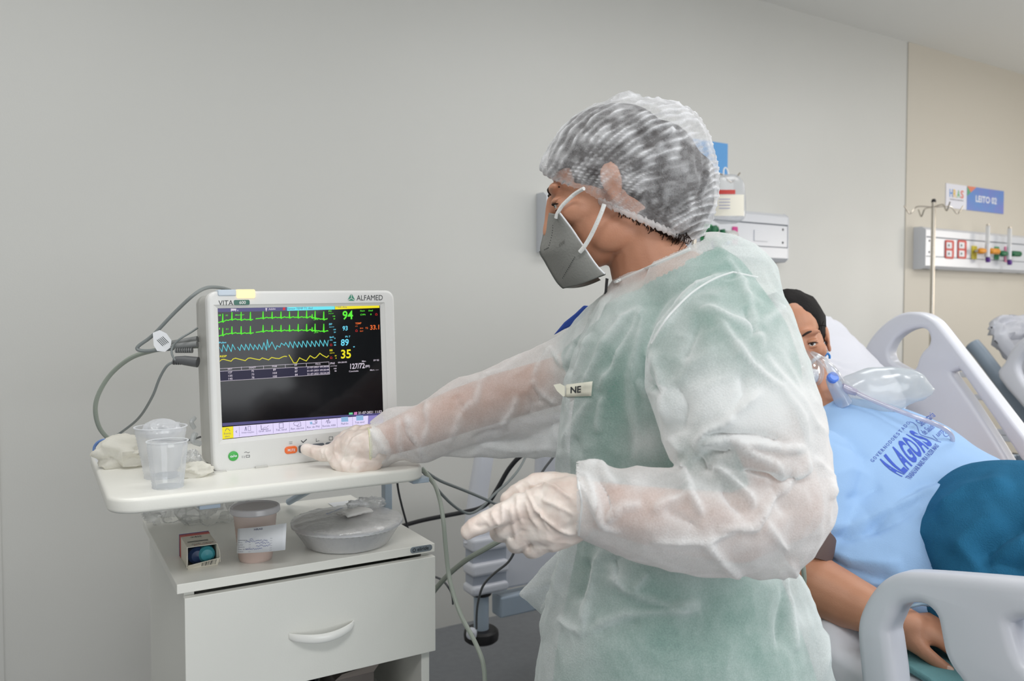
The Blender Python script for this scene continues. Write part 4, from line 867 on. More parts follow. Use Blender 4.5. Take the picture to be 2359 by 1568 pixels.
# ------------------------------------------------------------------ signs
YS = YB - 0.005
sg = thing('bed_sign', 'white and blue bed sign reading LEITO 02, above the right rail panel', 'sign', tuple(ony(2245, 485, YS)))
def sz(px, py): return ony(px, py, YS)
zt_, zb_ = (sz(2178, 422)[2] + sz(2311, 440)[2]) / 2, (sz(2178, 479)[2] + sz(2311, 492)[2]) / 2
xa, xm, xb = sz(2178, 450)[0], sz(2226, 450)[0], sz(2311, 460)[0]
obj('logo_plate', MB().box((xa, YS - 0.004, zb_), (xm - 0.002, YS, zt_)), mat('sign_white', (226, 226, 236), 0.4), sg, smooth=False)
bp_ = obj('number_plate', MB().box((xm, YS - 0.004, zb_), (xb, YS, zt_)), mat('sign_blue', (92, 140, 204), 0.4, rgb2=(120, 126, 200), vscale=7), sg, smooth=False)
hh = zt_ - zb_
def st(s, x0, x1, z0, z1, m, name='sign_lettering', par=sg, **kw):
    g = MB(); text_on(g, s, lambda u, v: (x0 + (x1 - x0) * u, YS - 0.0048, z0 + (z1 - z0) * v), bold=0.02); return obj(name, g, m, par, smooth=False, kind='stuff')
w1 = xm - xa
for k, (ch, c) in enumerate((('H', (80, 140, 210)), ('R', (232, 190, 70)), ('A', (110, 180, 110)), ('S', (224, 110, 80)))):
    st(ch, xa + w1 * (0.16 + 0.175 * k), xa + w1 * (0.16 + 0.175 * k + 0.15), zb_ + hh * 0.45, zb_ + hh * 0.78, mat('logo_colour', c, 0.5))
st('HOSPITAL REGIONAL', xa + w1 * .18, xa + w1 * .84, zb_ + hh * .34, zb_ + hh * .38, M_ink)
w2 = xb - xm
st('LEITO 02', xm + w2 * .23, xm + w2 * .80, zb_ + hh * .38, zb_ + hh * .66, M_paper, par=bp_)
g = MB().poly([(xm, YS - 0.0045, zt_), (xm + w2 * .24, YS - 0.0045, zt_), (xm + w2 * .1, YS - 0.0045, zt_ - hh * .25)]); obj('corner_triangle', g, mat('sign_orange', (222, 130, 100), 0.5), bp_, smooth=False)
g = MB().poly([(xm, YS - 0.0045, zt_), (xm + w2 * .1, YS - 0.0045, zt_ - hh * .25), (xm, YS - 0.0045, zt_ - hh * .42)]); obj('corner_triangle', g, mat('sign_green', (90, 160, 120), 0.5), bp_, smooth=False)
a = ony(1675, 360, YB); zt1 = ony(1665, 330, YB)[2]; zb1 = ony(1672, 404, YB)[2]
tag(obj('bed_sign', MB().box((a[0] - 0.32, YB - 0.004, zb1), (a[0], YB, zt1)), mat('sign_plain_blue', (84, 158, 222), 0.4), smooth=False), 'plain blue end of a bed sign half hidden by the hair cap', 'sign')
# ------------------------------------------------------------------ drip stands
def stand(px, py, y, label, armpx, zf=0.0, hooks=4, rot=0.3):
    top = ony(px, py, y); t = thing('drip_stand', label, 'drip stand', (top[0], y, 0))
    b = V(top[0], y, 0)
    obj('pole', MB().cyl(b + V(0, 0, 0.08), V(top[0], y, top[2]), 0.0105, n=16), M_chrome, t)
    obj('pole_cap', MB().lathe([(0.0, 0.012), (0.008, 0.01), (0.0115, 0.0), (0.0115, -0.006)], top, 16), M_black, t)
    for k in range(hooks):
        a = rot + k * 2 * math.pi / hooks; d = V(math.cos(a), math.sin(a), 0)
        z = V(0, 0, -0.03)
        obj('hook', MB().tube([top + z, top + z + d * armpx * .55 + V(0, 0, .002), top + z + d * armpx * .75 + V(0, 0, -.028), top + z + d * armpx * .84 + V(0, 0, -.03), top + z + d * armpx + V(0, 0, .006)], 0.0035, 8), M_chrome, t)
    for k in range(5):
        a = k * 2 * math.pi / 5 + .2; d = V(math.cos(a), math.sin(a), 0)
        obj('foot', MB().tube([b + V(0, 0, .09), b + d * .1 + V(0, 0, .085), b + d * .27 + V(0, 0, .06)], [.012, .012, .009], 8), M_chrome, t)
        obj('caster', MB().lathe([(0, -.01), (.024, -.01), (.026, 0), (.024, .01), (0, .01)], b + d * .28 + V(0, 0, .026), 16, ax=(d[1], -d[0], 0)), M_black, t)
    return t, top
stand(2151, 463, 2.42, 'chrome drip stand with four hooks in front of the right rail panel', 0.15, rot=-0.53 + math.pi * 0)
iv, ivt = stand(1600, 384, 2.50, 'chrome drip stand mostly hidden behind the hair cap, holding the drip bag', 0.19, rot=-0.52)
# drip bag on the hook
Zb = 3.32
ib = thing('drip_bag', 'clear drip bag with a cream label hanging behind the hair cap', 'drip bag', tuple(P(1680, 515, Zb)))
def bagpt(x, y, w=0.0): return P(x, y, Zb - w)
rings = [ring2((1672, 401), (1690, 401), Zb, Zb, .004), ring2((1650, 408), (1702, 406), Zb, Zb, .014), ring2((1643, 425), (1714, 422), Zb, Zb, .02), ring2((1641, 460), (1718, 456), Zb, Zb, .03), ring2((1640, 492), (1718, 490), Zb, Zb, .033), ring2((1644, 508), (1712, 506), Zb, Zb, .026), ring2((1660, 516), (1695, 515), Zb, Zb, .01)]
obj('bag', MB().loft(blend_rings(rings, 3)), film('bag_clear', (226, 230, 236), 0.28, 0.15, 0.35, 0.35), ib)
def curved(name, px0, py0, px1, py1, m, d0=.031, **kw):
    g = MB(); n = 10; cx = 1679; g.loft([[bagpt(px0 + (px1 - px0) * i / n, y, d0 * math.sqrt(max(0, 1 - ((px0 + (px1 - px0) * i / n - cx) / 42) ** 2)) + .002) for i in range(n + 1)] for y in (py0, py1)], cap=False, closed=False)
    return obj(name, g, m, ib, **kw)
lb = curved('label', 1645, 448, 1714, 497, mat('label_cream', (236, 232, 218), 0.6))
curved('red_band', 1655, 437, 1694, 447, mat('label_red', (196, 58, 50), 0.5), .034, label='red band')
g = MB(); rnd = random.Random(5)
for k in range(4): g.add([bagpt(1656 + 26 * u, 458 + 7 * k + 1.2 * v, .042) for u, v in ((0, 0), (1, 0), (1, 1), (0, 1))], [(0, 1, 2, 3)])
obj('label_print', g, M_bink, ib, smooth=False)
obj('hanger', MB().tube([P(1667, 402, Zb), P(1667, 392, Zb), P(1671, 386, Zb), P(1676, 392, Zb), P(1678, 402, Zb)], 0.003, 8), M_paper, ib)
# ------------------------------------------------------------------ hospital bed
XL, XR, YH = 1.20, 2.14, 2.20
bed = thing('hospital_bed', 'hospital bed with raised backrest and white plastic rails, carrying the patient', 'bed', (1.67, 1.1, 0))
def HB(px, py, o=0.0): return ony(px, py, YH - o)
HYa = math.radians(45)
hz_, hy_ = 0.60, 1.00; dirb = nrm(V(0, 0.70, 0.65)); nb_ = V(0, -dirb[2], dirb[1]); LB = 0.95
# base and deck
obj('base_frame', MB().box((XL + .12, -0.6, 0.16), (XR - .12, 1.9, 0.22)), M_bluegrey, bed, smooth=False, bevel=.006)
for x in (XL + .3, XR - .3):
    for y in (-0.3, 1.55): obj('lift_column', MB().box((x - .04, y - .04, .2), (x + .04, y + .04, .42)), M_bluegrey, bed, smooth=False, bevel=.004)
obj('deck_frame', MB().box((XL + .20, -0.75, 0.40), (XL + .25, YH - .1, 0.455)), M_bluegrey, bed, smooth=False, bevel=.006)
obj('deck_frame', MB().box((XR - .25, -0.75, 0.40), (XR - .20, YH - .1, 0.455)), M_bluegrey, bed, smooth=False, bevel=.006)
obj('end_beam', MB().box((XL + .03, YH - .06, 0.298), (XR - .03, YH, .364)), M_bluegrey, bed, smooth=False, bevel=.006)
obj('seat_deck', MB().box((XL + .05, -0.75, 0.46), (XR - .05, hy_, 0.49)), M_bluegrey, bed, smooth=False, bevel=.004)
p0 = V(0, hy_, .47)
g = MB(); vs = [p0 + V(x, 0, 0) + dirb * s + nb_ * n for x in (XL + .05, XR - .05) for s in (0, LB - .04) for n in (-.03, 0)]
g.add(vs, [(0, 1, 3, 2), (4, 6, 7, 5), (0, 4, 5, 1), (2, 3, 7, 6), (0, 2, 6, 4), (1, 5, 7, 3)]); obj('back_deck', g, M_bluegrey, bed, smooth=False, bevel=.004)
for x in (XL + .2, XR - .2):
    for y in (-0.45, 1.75):
        c = obj('caster', MB().lathe([(0, -.018), (.058, -.018), (.062, -.008), (.062, .008), (.058, .018), (0, .018)], (x, y, .062), 28, ax=(1, 0, 0)), M_black, bed)
        obj('caster_fork', MB().box((x - .028, y - .015, .05), (x - .02, y + .015, .16)).box((x + .02, y - .015, .05), (x + .028, y + .015, .16)).box((x - .028, y - .02, .13), (x + .028, y + .02, .165)), M_bluegrey, c, smooth=False, bevel=.002)
# headboard plate with openings
ol = [HB(*p) for p in ((1066, 1240), (1064, 1222), (1066, 1195), (1078, 1110), (1089, 1045), (1098, 1000), (1125, 975), (1300, 945), (1500, 905), (1545, 915), (1556, 960), (1558, 1040), (1560, 1110), (1564, 1150), (1562, 1165), (1540, 1172), (1320, 1205), (1090, 1245))]
h1_ = [HB(*p) for p in ((1126, 1062), (1119, 1105), (1114, 1150), (1128, 1168), (1205, 1152), (1222, 1125), (1228, 1050), (1226, 1010), (1140, 1022))]
h2_ = [HB(*p) for p in ((1305, 1000), (1300, 1100), (1320, 1125), (1460, 1090), (1478, 1060), (1480, 970), (1460, 965), (1325, 985))]
xz = lambda L: [(p[0], p[2]) for p in L]
plate('headboard', smooth_poly(xz(ol), 4), [smooth_poly(xz(h1_), 4), smooth_poly(xz(h2_), 4)], 0.045, 0.02, lambda u, v, w: (u, YH - 0.02 + w, v), M_bedp, bed)
a = HB(1065, 1300); 
for y0, y1, x1_ in ((1226, 1256, 1150), (1282, 1311, 1150), (1332, 1354, 1150)):
    pa, pb = HB(1066, y1), HB(x1_, y0); z0, z1 = HB(1108, y1)[2], HB(1108, y0)[2]
    plate('corner_step', rrect(pa[0], z0, pb[0] , z1, 0.012), [], 0.07, 0.01, lambda u, v, w: (u, YH - 0.03 + w, v), M_bedp, bed)
pa, pb = HB(1070, 1350), HB(1148, 1230); obj('corner_core', MB().box((pa[0] + .004, YH - .05, HB(1108, 1350)[2]), (pb[0], YH, HB(1108, 1236)[2])), mat('recess_grey', (170, 176, 188), .5), bed, smooth=False)
pa = HB(1148, 1352); obj('head_panel', MB().box((pa[0] - .01, YH - .045, HB(1160, 1346)[2]), (XR - .03, YH - .005, HB(1160, 1228)[2])), M_bedp, bed, smooth=False, bevel=.008)
c0 = HB(1098, 1352); xc = c0[0]
obj('corner_post', MB().cyl((xc, YH - .03, HB(1098, 1450)[2]), (xc, YH - .03, c0[2]), 0.0235, n=24), M_bluegrey, bed)
obj('post_ring', MB().lathe([(0.0, 0), (.031, 0), (.033, .006), (.031, .014), (0, .014)], (xc, YH - .03, HB(1098, 1362)[2]), 28), M_black, bed)
obj('bumper_wheel', MB().lathe([(0, 0), (.046, 0), (.053, .006), (.055, .02), (.053, .032), (.046, .038), (0, .038)], (xc, YH - .03, HB(1098, 1470)[2] + .004), 36), M_black, bed)
obj('bumper_hub', MB().lathe([(0, 0), (.012, 0), (.016, .005), (.016, .022), (.012, .026), (0, .026)], ony(1086, 1464, YH - .095), 20, ax=(0.5, .85, .1)), M_bedp, bed)
# mattress (thing of its own)
def slab_rings(path, x0, x1, th, r, n=5):
    rings = []
    for p, nn in path:
        pts = rrect(x0, 0, x1, th, r, n); rings.append([V(u, p[1] + nn[1] * v, p[2] + nn[2] * v) for u, v in pts])
    return rings
path = []
up = V(0, 0, 1)
for y in (-0.72, -0.70, -0.5, 0, 0.5, 0.85): path.append((V(0, y, 0.492), up))
path.append((V(0, .95, .495), nrm(up + nb_ * .25))); path.append((V(0, 1.0, .52), nrm(up + nb_))); path.append((V(0, 1.06, .57), nrm(up * .25 + nb_)))
for s in (0.15, 0.4, 0.7, LB - .03): path.append((p0 + V(0, 0, .003) + dirb * s, nb_))
m0 = MB().loft(blend_rings(slab_rings(path, XL + .055, XR - .04, 0.13, 0.04), 5))
m0 = remesh(m0, .012, 3); crumple(m0, .006, 7, 4.0); crumple(m0, .003, 18, 9.0)
o_ = obj('mattress', m0, mat('sheet_white', (228, 228, 234), 0.8, bump=0.35, scale=14), auto=70); tag(o_, 'white sheeted mattress bent up at the backrest under the patient', 'mattress')
# pillow
pb = p0 + dirb * 0.76 + nb_ * 0.165; g = MB()
for v in MB().ball((0, 0, 0), 1, nu=60, nv=30).v: pass
bl = MB().ball((0, 0, 0), 1, nu=64, nv=32); vs = []
for x, y, z in bl.v:
    ex = 0.55; f_ = lambda t, e: math.copysign(abs(t) ** e, t)
    a, b_, c_2 = f_(x, .6), f_(y, .6), f_(z, .9)
    k = 0.010 * noise.noise(Vector((a * 3, b_ * 3, c_2 * 2))) + .006 * (1 - abs(noise.noise(Vector((a * 6, b_ * 9, 3)))) * 3)
    vs.append(V(1.71, 0, 0) + V(pb[0], pb[1], pb[2]) + V(0.36, 0, 0) * a + dirb * 0.225 * b_ + nb_ * (0.058 * c_2 * (1 - .5 * abs(a) ** 6) + k))
bl.v = [tuple(v) for v in vs]
tag(obj('pillow', bl, mat('pillow_white', (206, 207, 215), 0.8, bump=.3, scale=25), auto=80), 'white pillow behind the patient on the raised backrest', 'pillow')
# rails
def z7b(x, y): return 1780 + x / 3.136, 640 + y / 3.136
def rail(name, xp, outline, holes, th, bev, parent, m=M_bedp, **kw):
    f = lambda L: [(q[1], q[2]) for q in (onx(px, py, xp) for px, py in L)]
    return plate(name, f(outline), [f(h) for h in holes], th, bev, lambda u, v, w: (xp + w, u, v), m, parent, **kw)
XRL = 2.17
out2 = [(1985, 880), (1992, 830), (2010, 788), (2034, 757), (2062, 734), (2088, 721), (2112, 718), (2138, 722), (2160, 734), (2182, 757), (2262, 860), (2359, 986), (2440, 1090), (2520, 1190), (2520, 1330), (2440, 1420), (2200, 1330), (2060, 1100)]
hole21 = [(2057, 812), (2062, 796), (2073, 779), (2092, 765), (2112, 757), (2130, 755), (2144, 759), (2151, 770), (2153, 783), (2148, 797), (2137, 808), (2128, 823), (2122, 842), (2113, 852), (2098, 850), (2078, 840), (2063, 830)]
hole22 = [(2203, 863), (2208, 854), (2216, 851), (2224, 854), (2259, 904), (2302, 965), (2358, 1049), (2420, 1140), (2410, 1175), (2351, 1089), (2302, 1010), (2246, 923)]
rl = rail('back_rail', XRL, smooth_poly(out2, 3), [smooth_poly(hole21, 3), smooth_poly(hole22, 3)], 0.05, 0.011, bed, label='raised far rail of the backrest')
XN = 1.19
out1 = [(2010, 1640), (2003, 1568), (1994, 1470), (1995, 1425), (2006, 1392), (2026, 1358), (2052, 1331), (2080, 1317), (2112, 1313), (2200, 1318), (2359, 1331), (2500, 1345), (2620, 1420), (2620, 1800), (2200, 1850), (2040, 1780)]
hole11 = [(2070, 1468), (2067, 1446), (2078, 1418), (2088, 1397), (2104, 1386), (2138, 1384), (2158, 1393), (2176, 1413), (2184, 1447), (2194, 1495), (2212, 1531), (2236, 1563), (2259, 1608), (2252, 1680), (2160, 1700), (2100, 1680), (2086, 1600), (2080, 1540)]
hole12 = [(2350, 1440), (2356, 1425), (2380, 1420), (2450, 1430), (2480, 1480), (2450, 1560), (2380, 1520)]
rail('side_rail', XN, smooth_poly(out1, 3), [smooth_poly(hole11, 3), smooth_poly(hole12, 3)], 0.056, 0.017, bed, label='near rail over the patient’s hand')
for y in (0.45, 0.75): obj('rail_arm', MB().box((XN - .01, y - .03, .42), (XN + .02, y + .03, .60)), M_bluegrey, bed, smooth=False, bevel=.004)
obj('rail_arm', MB().box((XRL - .02, 1.15, .42), (XRL + .01, 1.22, .9)), M_bluegrey, bed, smooth=False, bevel=.004)
# ------------------------------------------------------------------ second bed
B2 = thing('hospital_bed', 'second hospital bed at the right edge behind the raised rail', 'bed', (4.05, 1.6, 0))
def b2(px, py, y=2.02): return ony(px, py, y)
p = b2(2310, 870); x0 = 3.66
dB = nrm(V(0, 0.62, .78)); nB = V(0, -dB[2], dB[1]); q0 = V(0, 1.42, .62)
obj('deck_frame', MB().box((x0, -.3, .42), (x0 + .05, 2.35, .49)).box((x0 + .85, -.3, .42), (x0 + .9, 2.35, .49)).box((x0, 2.3, .42), (x0 + .9, 2.35, .49)), M_bluegrey, B2, smooth=False, bevel=.005)
obj('back_frame', MB().tube([onx(2240, 792, x0 - .05), onx(2262, 818, x0 - .05), onx(2300, 868, x0 - .05), onx(2359, 945, x0 - .05), onx(2450, 1070, x0 - .05)], 0.032, 12), mat('frame_greyblue', (132, 146, 160), .45), B2, label='grey-blue backrest frame')
r2 = [(2306, 870), (2318, 836), (2342, 795), (2375, 770), (2420, 768), (2480, 820), (2560, 940), (2560, 1100), (2470, 1090), (2380, 960)]
hh2 = [(2352, 850), (2358, 825), (2380, 805), (2410, 805), (2430, 830), (2420, 870), (2400, 900), (2370, 885)]
rail('back_rail', x0 - .12, smooth_poly(r2, 3), [smooth_poly(hh2, 3)], .05, .02, B2)
obj('base_frame', MB().box((x0 + .1, -.2, .15), (x0 + .8, 2.1, .21)), M_bluegrey, B2, smooth=False, bevel=.006)
for x in (x0 + .15, x0 + .75):
    for y in (-.1, 2.0):
        obj('caster', MB().lathe([(0, -.018), (.058, -.018), (.062, 0), (.058, .018), (0, .018)], (x, y, .062), 24, ax=(1, 0, 0)), M_black, B2)
        obj('caster_stem', MB().cyl((x, y, .1), (x, y, .16), .015), M_black, B2)
        obj('lift_column', MB().box((x - .03, y - .2 if y > 1 else y + .1, .2), (x + .03, y - .1 if y > 1 else y + .2, .44)), M_bluegrey, B2, smooth=False)
for k, (px, py) in enumerate(((2215, 862), (2232, 915), (2262, 915), (2310, 995), (2322, 1010))):
    q = onx(px, py, x0 - .02); obj('frame_bracket', MB().box(tuple(q - V(.01, .03, .012)), tuple(q + V(.01, .03, .012))), M_bedp, B2, smooth=False, bevel=.003)
bl = MB().ball((0, 0, 0), 1, nu=60, nv=36); c = onx(2335, 815, x0 + .12); vs = []
for x, y, z in bl.v:
    f_ = lambda t, e: math.copysign(abs(t) ** e, t); a, b_, cc = f_(x, .7), f_(y, .6), f_(z, .8)
    k = .02 * (1 - 3 * abs(noise.noise(Vector((a * 2.5, b_ * 7, cc * 2)))))
    vs.append(tuple(c + V(.2 + .26 * a, 0, 0) + dB * .21 * b_ + nB * (.05 * cc + k)))
bl.v = vs
tag(obj('pillow', bl, mat('pillow_grey', (196, 198, 206), .85, bump=.3, scale=30), auto=80), 'gathered pale grey pillow on the second bed at the right edge', 'pillow')
mm = MB().loft([[V(x, q0[1], q0[2]) + dB * s + nB * n for x, n in ((x0 + .03, 0), (x0 + .87, 0), (x0 + .87, .12), (x0 + .03, .12))] for s in (-.05, .72)])
mm.box((x0 + .03, -.25, .49), (x0 + .87, 1.4, .6))
tag(obj('mattress', mm, mat('mattress_grey', (190, 192, 200), .8), smooth=False, bevel=.02), 'pale mattress of the second bed at the right edge', 'mattress')
# ------------------------------------------------------------------ people
class Fr:
    """local frame of a head: x to its left ear side, y forward, z up"""
    def __init__(s, c, fwd, up, k=1.0):
        s.c = V(*c); s.f = nrm(fwd); u = V(*up); s.u = nrm(u - s.f * (u @ s.f)); s.x = np.cross(s.f, s.u); s.k = k
    def p(s, x, y, z): return s.c + s.k * (s.x * x + s.f * y + s.u * z)
    def R(s): return np.stack([s.x, s.f, s.u], 1) * s.k
def camdir(r, u, f): return nrm(r * RT + u * UP + f * FW)
def head_prims(mb, h):
    R = h.R()
    def e(x, y, z, a, b, c, nu=22, nv=14): mb.ball(h.p(x, y, z), (a, b, c), R, nu, nv)
    e(0, -.018, .030, .072, .092, .086); e(0, .022, -.01, .066, .068, .075); e(0, .035, -.045, .058, .055, .060)
    e(0, .045, -.080, .044, .043, .036); e(0, .071, -.098, .020, .018, .017)
    for s in (-1, 1):
        e(s * .030, .076, .024, .026, .011, .009); e(s * .044, .055, -.022, .022, .032, .022); e(s * .040, .010, -.075, .022, .045, .030)
        e(s * .011, .097, -.036, .008, .010, .008, 12, 8)
        e(s * .0775, -.006, -.004, .006, .017, .030, 14, 10); e(s * .081, -.012, .004, .005, .012, .022, 12, 8); e(s * .078, -.002, -.032, .006, .008, .010, 12, 8)
        e(s * .031, .076, -.001, .017, .010, .012, 14, 10)
    mb.chain([(h.p(0, .086, .012), .009), (h.p(0, .100, -.015), .0085), (h.p(0, .108, -.034), .0105)], 12)
    e(0, .089, -.058, .025, .011, .006, 14, 8); e(0, .087, -.069, .022, .011, .007, 14, 8)
def face_parts(h, par, skin):
    R = h.R(); Me = mat('eye_white', (232, 230, 226), .2); Mi = mat('iris', (52, 34, 24), .15); Mb = mat('brow_hair', (46, 32, 26), .8)
    for s in (-1, 1):
        ey = obj('eye', MB().ball(h.p(s * .031, .0752, -.002), (.0118, .0118, .0118), R, 18, 12), Me, par)
        obj('iris', MB().ball(h.p(s * .031, .0812, -.002), (.0064, .0064, .0064), R, 14, 10), Mi, ey)
        obj('eyelid', MB().ball(h.p(s * .031, .0752, .0042), (.0150, .0138, .0070), R, 16, 10), skin, par)
        obj('eyelid', MB().ball(h.p(s * .031, .0752, -.0092), (.0145, .0128, .0050), R, 16, 10), skin, par)
        obj('eyelashes', MB().tube([h.p(s * .0195, .083, -.002), h.p(s * .025, .0872, .0005), h.p(s * .032, .0885, .0012), h.p(s * .039, .0862, -.0002), h.p(s * .045, .079, -.003)], [.0006, .0012, .0015, .0013, .0008], 8), M_hairb, par)
        obj('eyebrow', MB().tube([h.p(s * .013, .0850, .020), h.p(s * .026, .0858, .026), h.p(s * .040, .0795, .026), h.p(s * .050, .0690, .020)], [.0018, .0028, .0024, .001], 8), Mb, par)
# ---- patient
pat = thing('person', 'patient lying propped up in a light blue t-shirt, wearing an oxygen mask', 'person', (1.68, 0.9, 0.64))
hp = Fr(P(1829, 787, 1.98), camdir(-.22, -.10, -.97), camdir(-.20, .97, -.05))
mb = MB(); head_prims(mb, hp)
sR = [ring2((1935, 935), (1850, 970), 1.98, 1.86, .07), ring2((2040, 955), (1845, 1075), 2.02, 1.75, .10), ring2((2165, 1003), (1860, 1195), 2.02, 1.66, .11), ring2((2245, 1058), (1900, 1300), 1.96, 1.58, .115), ring2((2320, 1102), (1975, 1350), 1.9, 1.54, .12), ring2((2400, 1160), (2060, 1395), 1.84, 1.5, .125), ring2((2500, 1220), (2180, 1440), 1.76, 1.45, .12)]
def reb(rings, bs, lift=0.0):
    """re-orient the minor axis square to ring axis and path"""
    C_ = [np.array(r).mean(0) for r in rings]; o = []
    for i, r in enumerate(rings):
        r = np.array(r); a = (r[0] - r[len(r) // 2]) / 2; t = C_[min(i + 1, len(C_) - 1)] - C_[max(i - 1, 0)]; b = nrm(np.cross(a, t)); b = b if b[2] > 0 else -b
        o.append([C_[i] + a * math.cos(q) + b * bs[i] * math.sin(q) for q in np.linspace(0, 2 * math.pi, len(r), endpoint=False)])
    return o
sR = reb(sR, [.06, .095, .11, .115, .12, .125, .12])
mb.loft([np.array(r) * 1.0 for r in shrink(blend_rings(sR, 3), .80)])
mb.chain([(hp.p(0, -.03, -.07), .055), (np.array(sR[0]).mean(0), .058), (np.array(sR[1]).mean(0) - V(0, 0, .02), .055)])
arm = [(P(1878, 1120, 1.66), .055), (P(1850, 1230, 1.60), .054), (P(1838, 1315, 1.58), .054), (P(1880, 1345, 1.555), .056), (P(1950, 1382, 1.52), .051), (P(2010, 1408, 1.485), .043), (P(2062, 1428, 1.455), .034), (P(2100, 1445, 1.44), .030)]
mb.chain(arm, 18)
hw_ = P(2100, 1445, 1.44)
fing = [[(P(2100, 1470, 1.43), .022), (P(2128, 1500, 1.405), .0135), (P(2158, 1524, 1.39), .0115), (P(2189, 1546, 1.378), .0098)],
        [(hw_, .026), (P(2165, 1470, 1.42), .016), (P(2195, 1500, 1.40), .0105), (P(2218, 1530, 1.385), .009)],
        [(hw_, .026), (P(2180, 1455, 1.435), .015), (P(2225, 1485, 1.42), .0105), (P(2250, 1520, 1.40), .009)],
        [(hw_, .026), (P(2178, 1438, 1.455), .0145), (P(2225, 1462, 1.445), .010), (P(2255, 1490, 1.43), .0085)],
        [(hw_, .024), (P(2165, 1424, 1.475), .0135), (P(2205, 1440, 1.47), .009), (P(2228, 1462, 1.46), .0075)]]
for f_ in fing: mb.chain(f_, 14)
# far arm and legs (mostly hidden by shirt and blanket)
mb.chain([(P(2060, 1010, 2.02), .05), (V(2.02, 1.05, .84), .045), (V(2.0, .85, .76), .04), (V(1.98, .62, .74), .028), (V(1.97, .55, .735), .028)], 14)
mb.chain([(V(1.55, .78, .74), .085), (V(1.52, .35, .80), .07), (V(1.50, -.05, .72), .05), (V(1.50, -.35, .70), .035), (V(1.49, -.37, .80), .03)], 16)
mb.chain([(V(1.80, .80, .76), .085), (V(1.82, .35, .80), .07), (V(1.83, -.05, .72), .05), (V(1.83, -.35, .70), .035), (V(1.84, -.37, .80), .03)], 16)
me = remesh(mb, 0.0042, 5, .5)
pb_ = obj('body', me, M_skin2, pat, fixn=False, auto=180)
face_parts(hp, pat, M_skin2)
th_ = fing[0]; tip = th_[-1][0]; dr_ = nrm(th_[-1][0] - th_[-2][0])
obj('thumbnail', MB().ball(tip - dr_ * .001 - nrm(tip - CAM) * .0068 + UP * .002, (.0062, .0078, .0022), np.stack([nrm(np.cross(dr_, FW)), dr_, nrm(np.cross(nrm(np.cross(dr_, FW)), dr_))], 1), 14, 8), mat('nail', (226, 186, 166), .25), pat)
# hair
g = MB(); R = hp.R()
g.ball(hp.p(0, -.035, .036), (.087, .098, .094), R, 40, 26); me = g.mesh(); v = getv(me); n_ = (v - hp.c) @ (np.stack([hp.x, hp.f, hp.u], 1))
k = np.clip((n_[:, 1] - .035) / .04, 0, 1) * np.clip((.068 - n_[:, 2]) / .025, 0, 1); v = v - np.outer(k * .03, hp.f); setv(me, v); crumple(me, .002, 40)
hr = obj('hair', me, M_hair, pat)
g = MB(); rnd = random.Random(11)
for k in range(170):
    a = rnd.uniform(-.5, 1.6); x0 = .074 * math.cos(a * .6) * (1 if rnd.random() < .8 else -1); z0 = rnd.uniform(-.02, .11); y0 = rnd.uniform(-.03, .05)
    p0_ = hp.p(.055 if z0 > .08 else x0, y0, z0); p1_ = p0_ + hp.x * rnd.uniform(.004, .016) - hp.u * rnd.uniform(.0, .03) + hp.f * rnd.uniform(-.005, .012); p2_ = p1_ - hp.u * rnd.uniform(.01, .04) + hp.x * rnd.uniform(-.006, .012)
    g.tube([p0_, p1_, p2_], [.0011, .0009, .0003], 4)
for k in range(26):
    p0_ = hp.p(.062, -.005, -.05 + rnd.uniform(-.03, .02)); g.tube([p0_, p0_ + hp.x * rnd.uniform(.015, .03) - hp.u * rnd.uniform(.01, .04), p0_ + hp.x * rnd.uniform(.02, .045) - hp.u * rnd.uniform(.03, .06)], [.0008, .0006, .0003], 4)
obj('hair_strands', g, M_hair, hr, kind='stuff')
# shirt
g = MB().loft(blend_rings(sR, 5))
g.chain([(P(1885, 1075, 1.74), .085), (P(1880, 1150, 1.68), .082), (P(1868, 1215, 1.64), .074)], 24)
g.chain([(P(2075, 1010, 2.0), .06), (P(2110, 1035, 1.99), .055)], 24)
me = remesh(g, 0.006, 8, .5); 
SF = [(.016, 26, [(2010, 1200), (2070, 1160), (2130, 1135), (2200, 1118), (2280, 1112)]), (-.014, 16, [(1985, 1235), (2050, 1172), (2120, 1118), (2200, 1092), (2290, 1095)]),
      (-.010, 12, [(2000, 1215), (2060, 1180), (2110, 1160), (2145, 1140)]), (.010, 18, [(1900, 1215), (1960, 1212), (2040, 1178), (2110, 1150)]), (-.012, 14, [(1895, 1240), (1960, 1238), (2040, 1210), (2120, 1170)]),
      (.010, 16, [(1890, 1260), (1960, 1290), (2040, 1300), (2080, 1295)]), (-.012, 12, [(1880, 1268), (1950, 1310), (2020, 1330), (2070, 1330)]), (.010, 14, [(1900, 1305), (1960, 1335), (2030, 1352)]), (-.010, 10, [(1890, 1290), (1950, 1330), (2010, 1352), (2050, 1365)]),
      (-.006, 14, [(1905, 1010), (1960, 1030), (2000, 1060)]), (.006, 20, [(1900, 1100), (1960, 1080), (2010, 1100)]), (-.006, 12, [(1945, 1150), (1990, 1140), (2030, 1120)])]
folds(me, SF)
v = getv(me); px, py, dd = proj(v)
M_shirt = mat('shirt_blue', (150, 184, 224), .85, bump=.25, scale=500)
shirt = obj('t_shirt', me, M_shirt, pat, fixn=False, auto=180)
shirt['label'] = 'light blue t-shirt'
bvh = bvhtree.BVHTree.FromPolygons([Vector(p) for p in v], [tuple(p.vertices) for p in me.polygons])
bvhw = bvh
base_ = V(*shirt['wloc'])
def on_shirt(x, y, off=.0012, tree=None):
    d = nrm(ray(x, y)); r = (tree or bvhw).ray_cast(Vector(CAM), Vector(d))
    if r[0] is None: return P(x, y, 1.8)
    return np.array(r[0]) - d * off
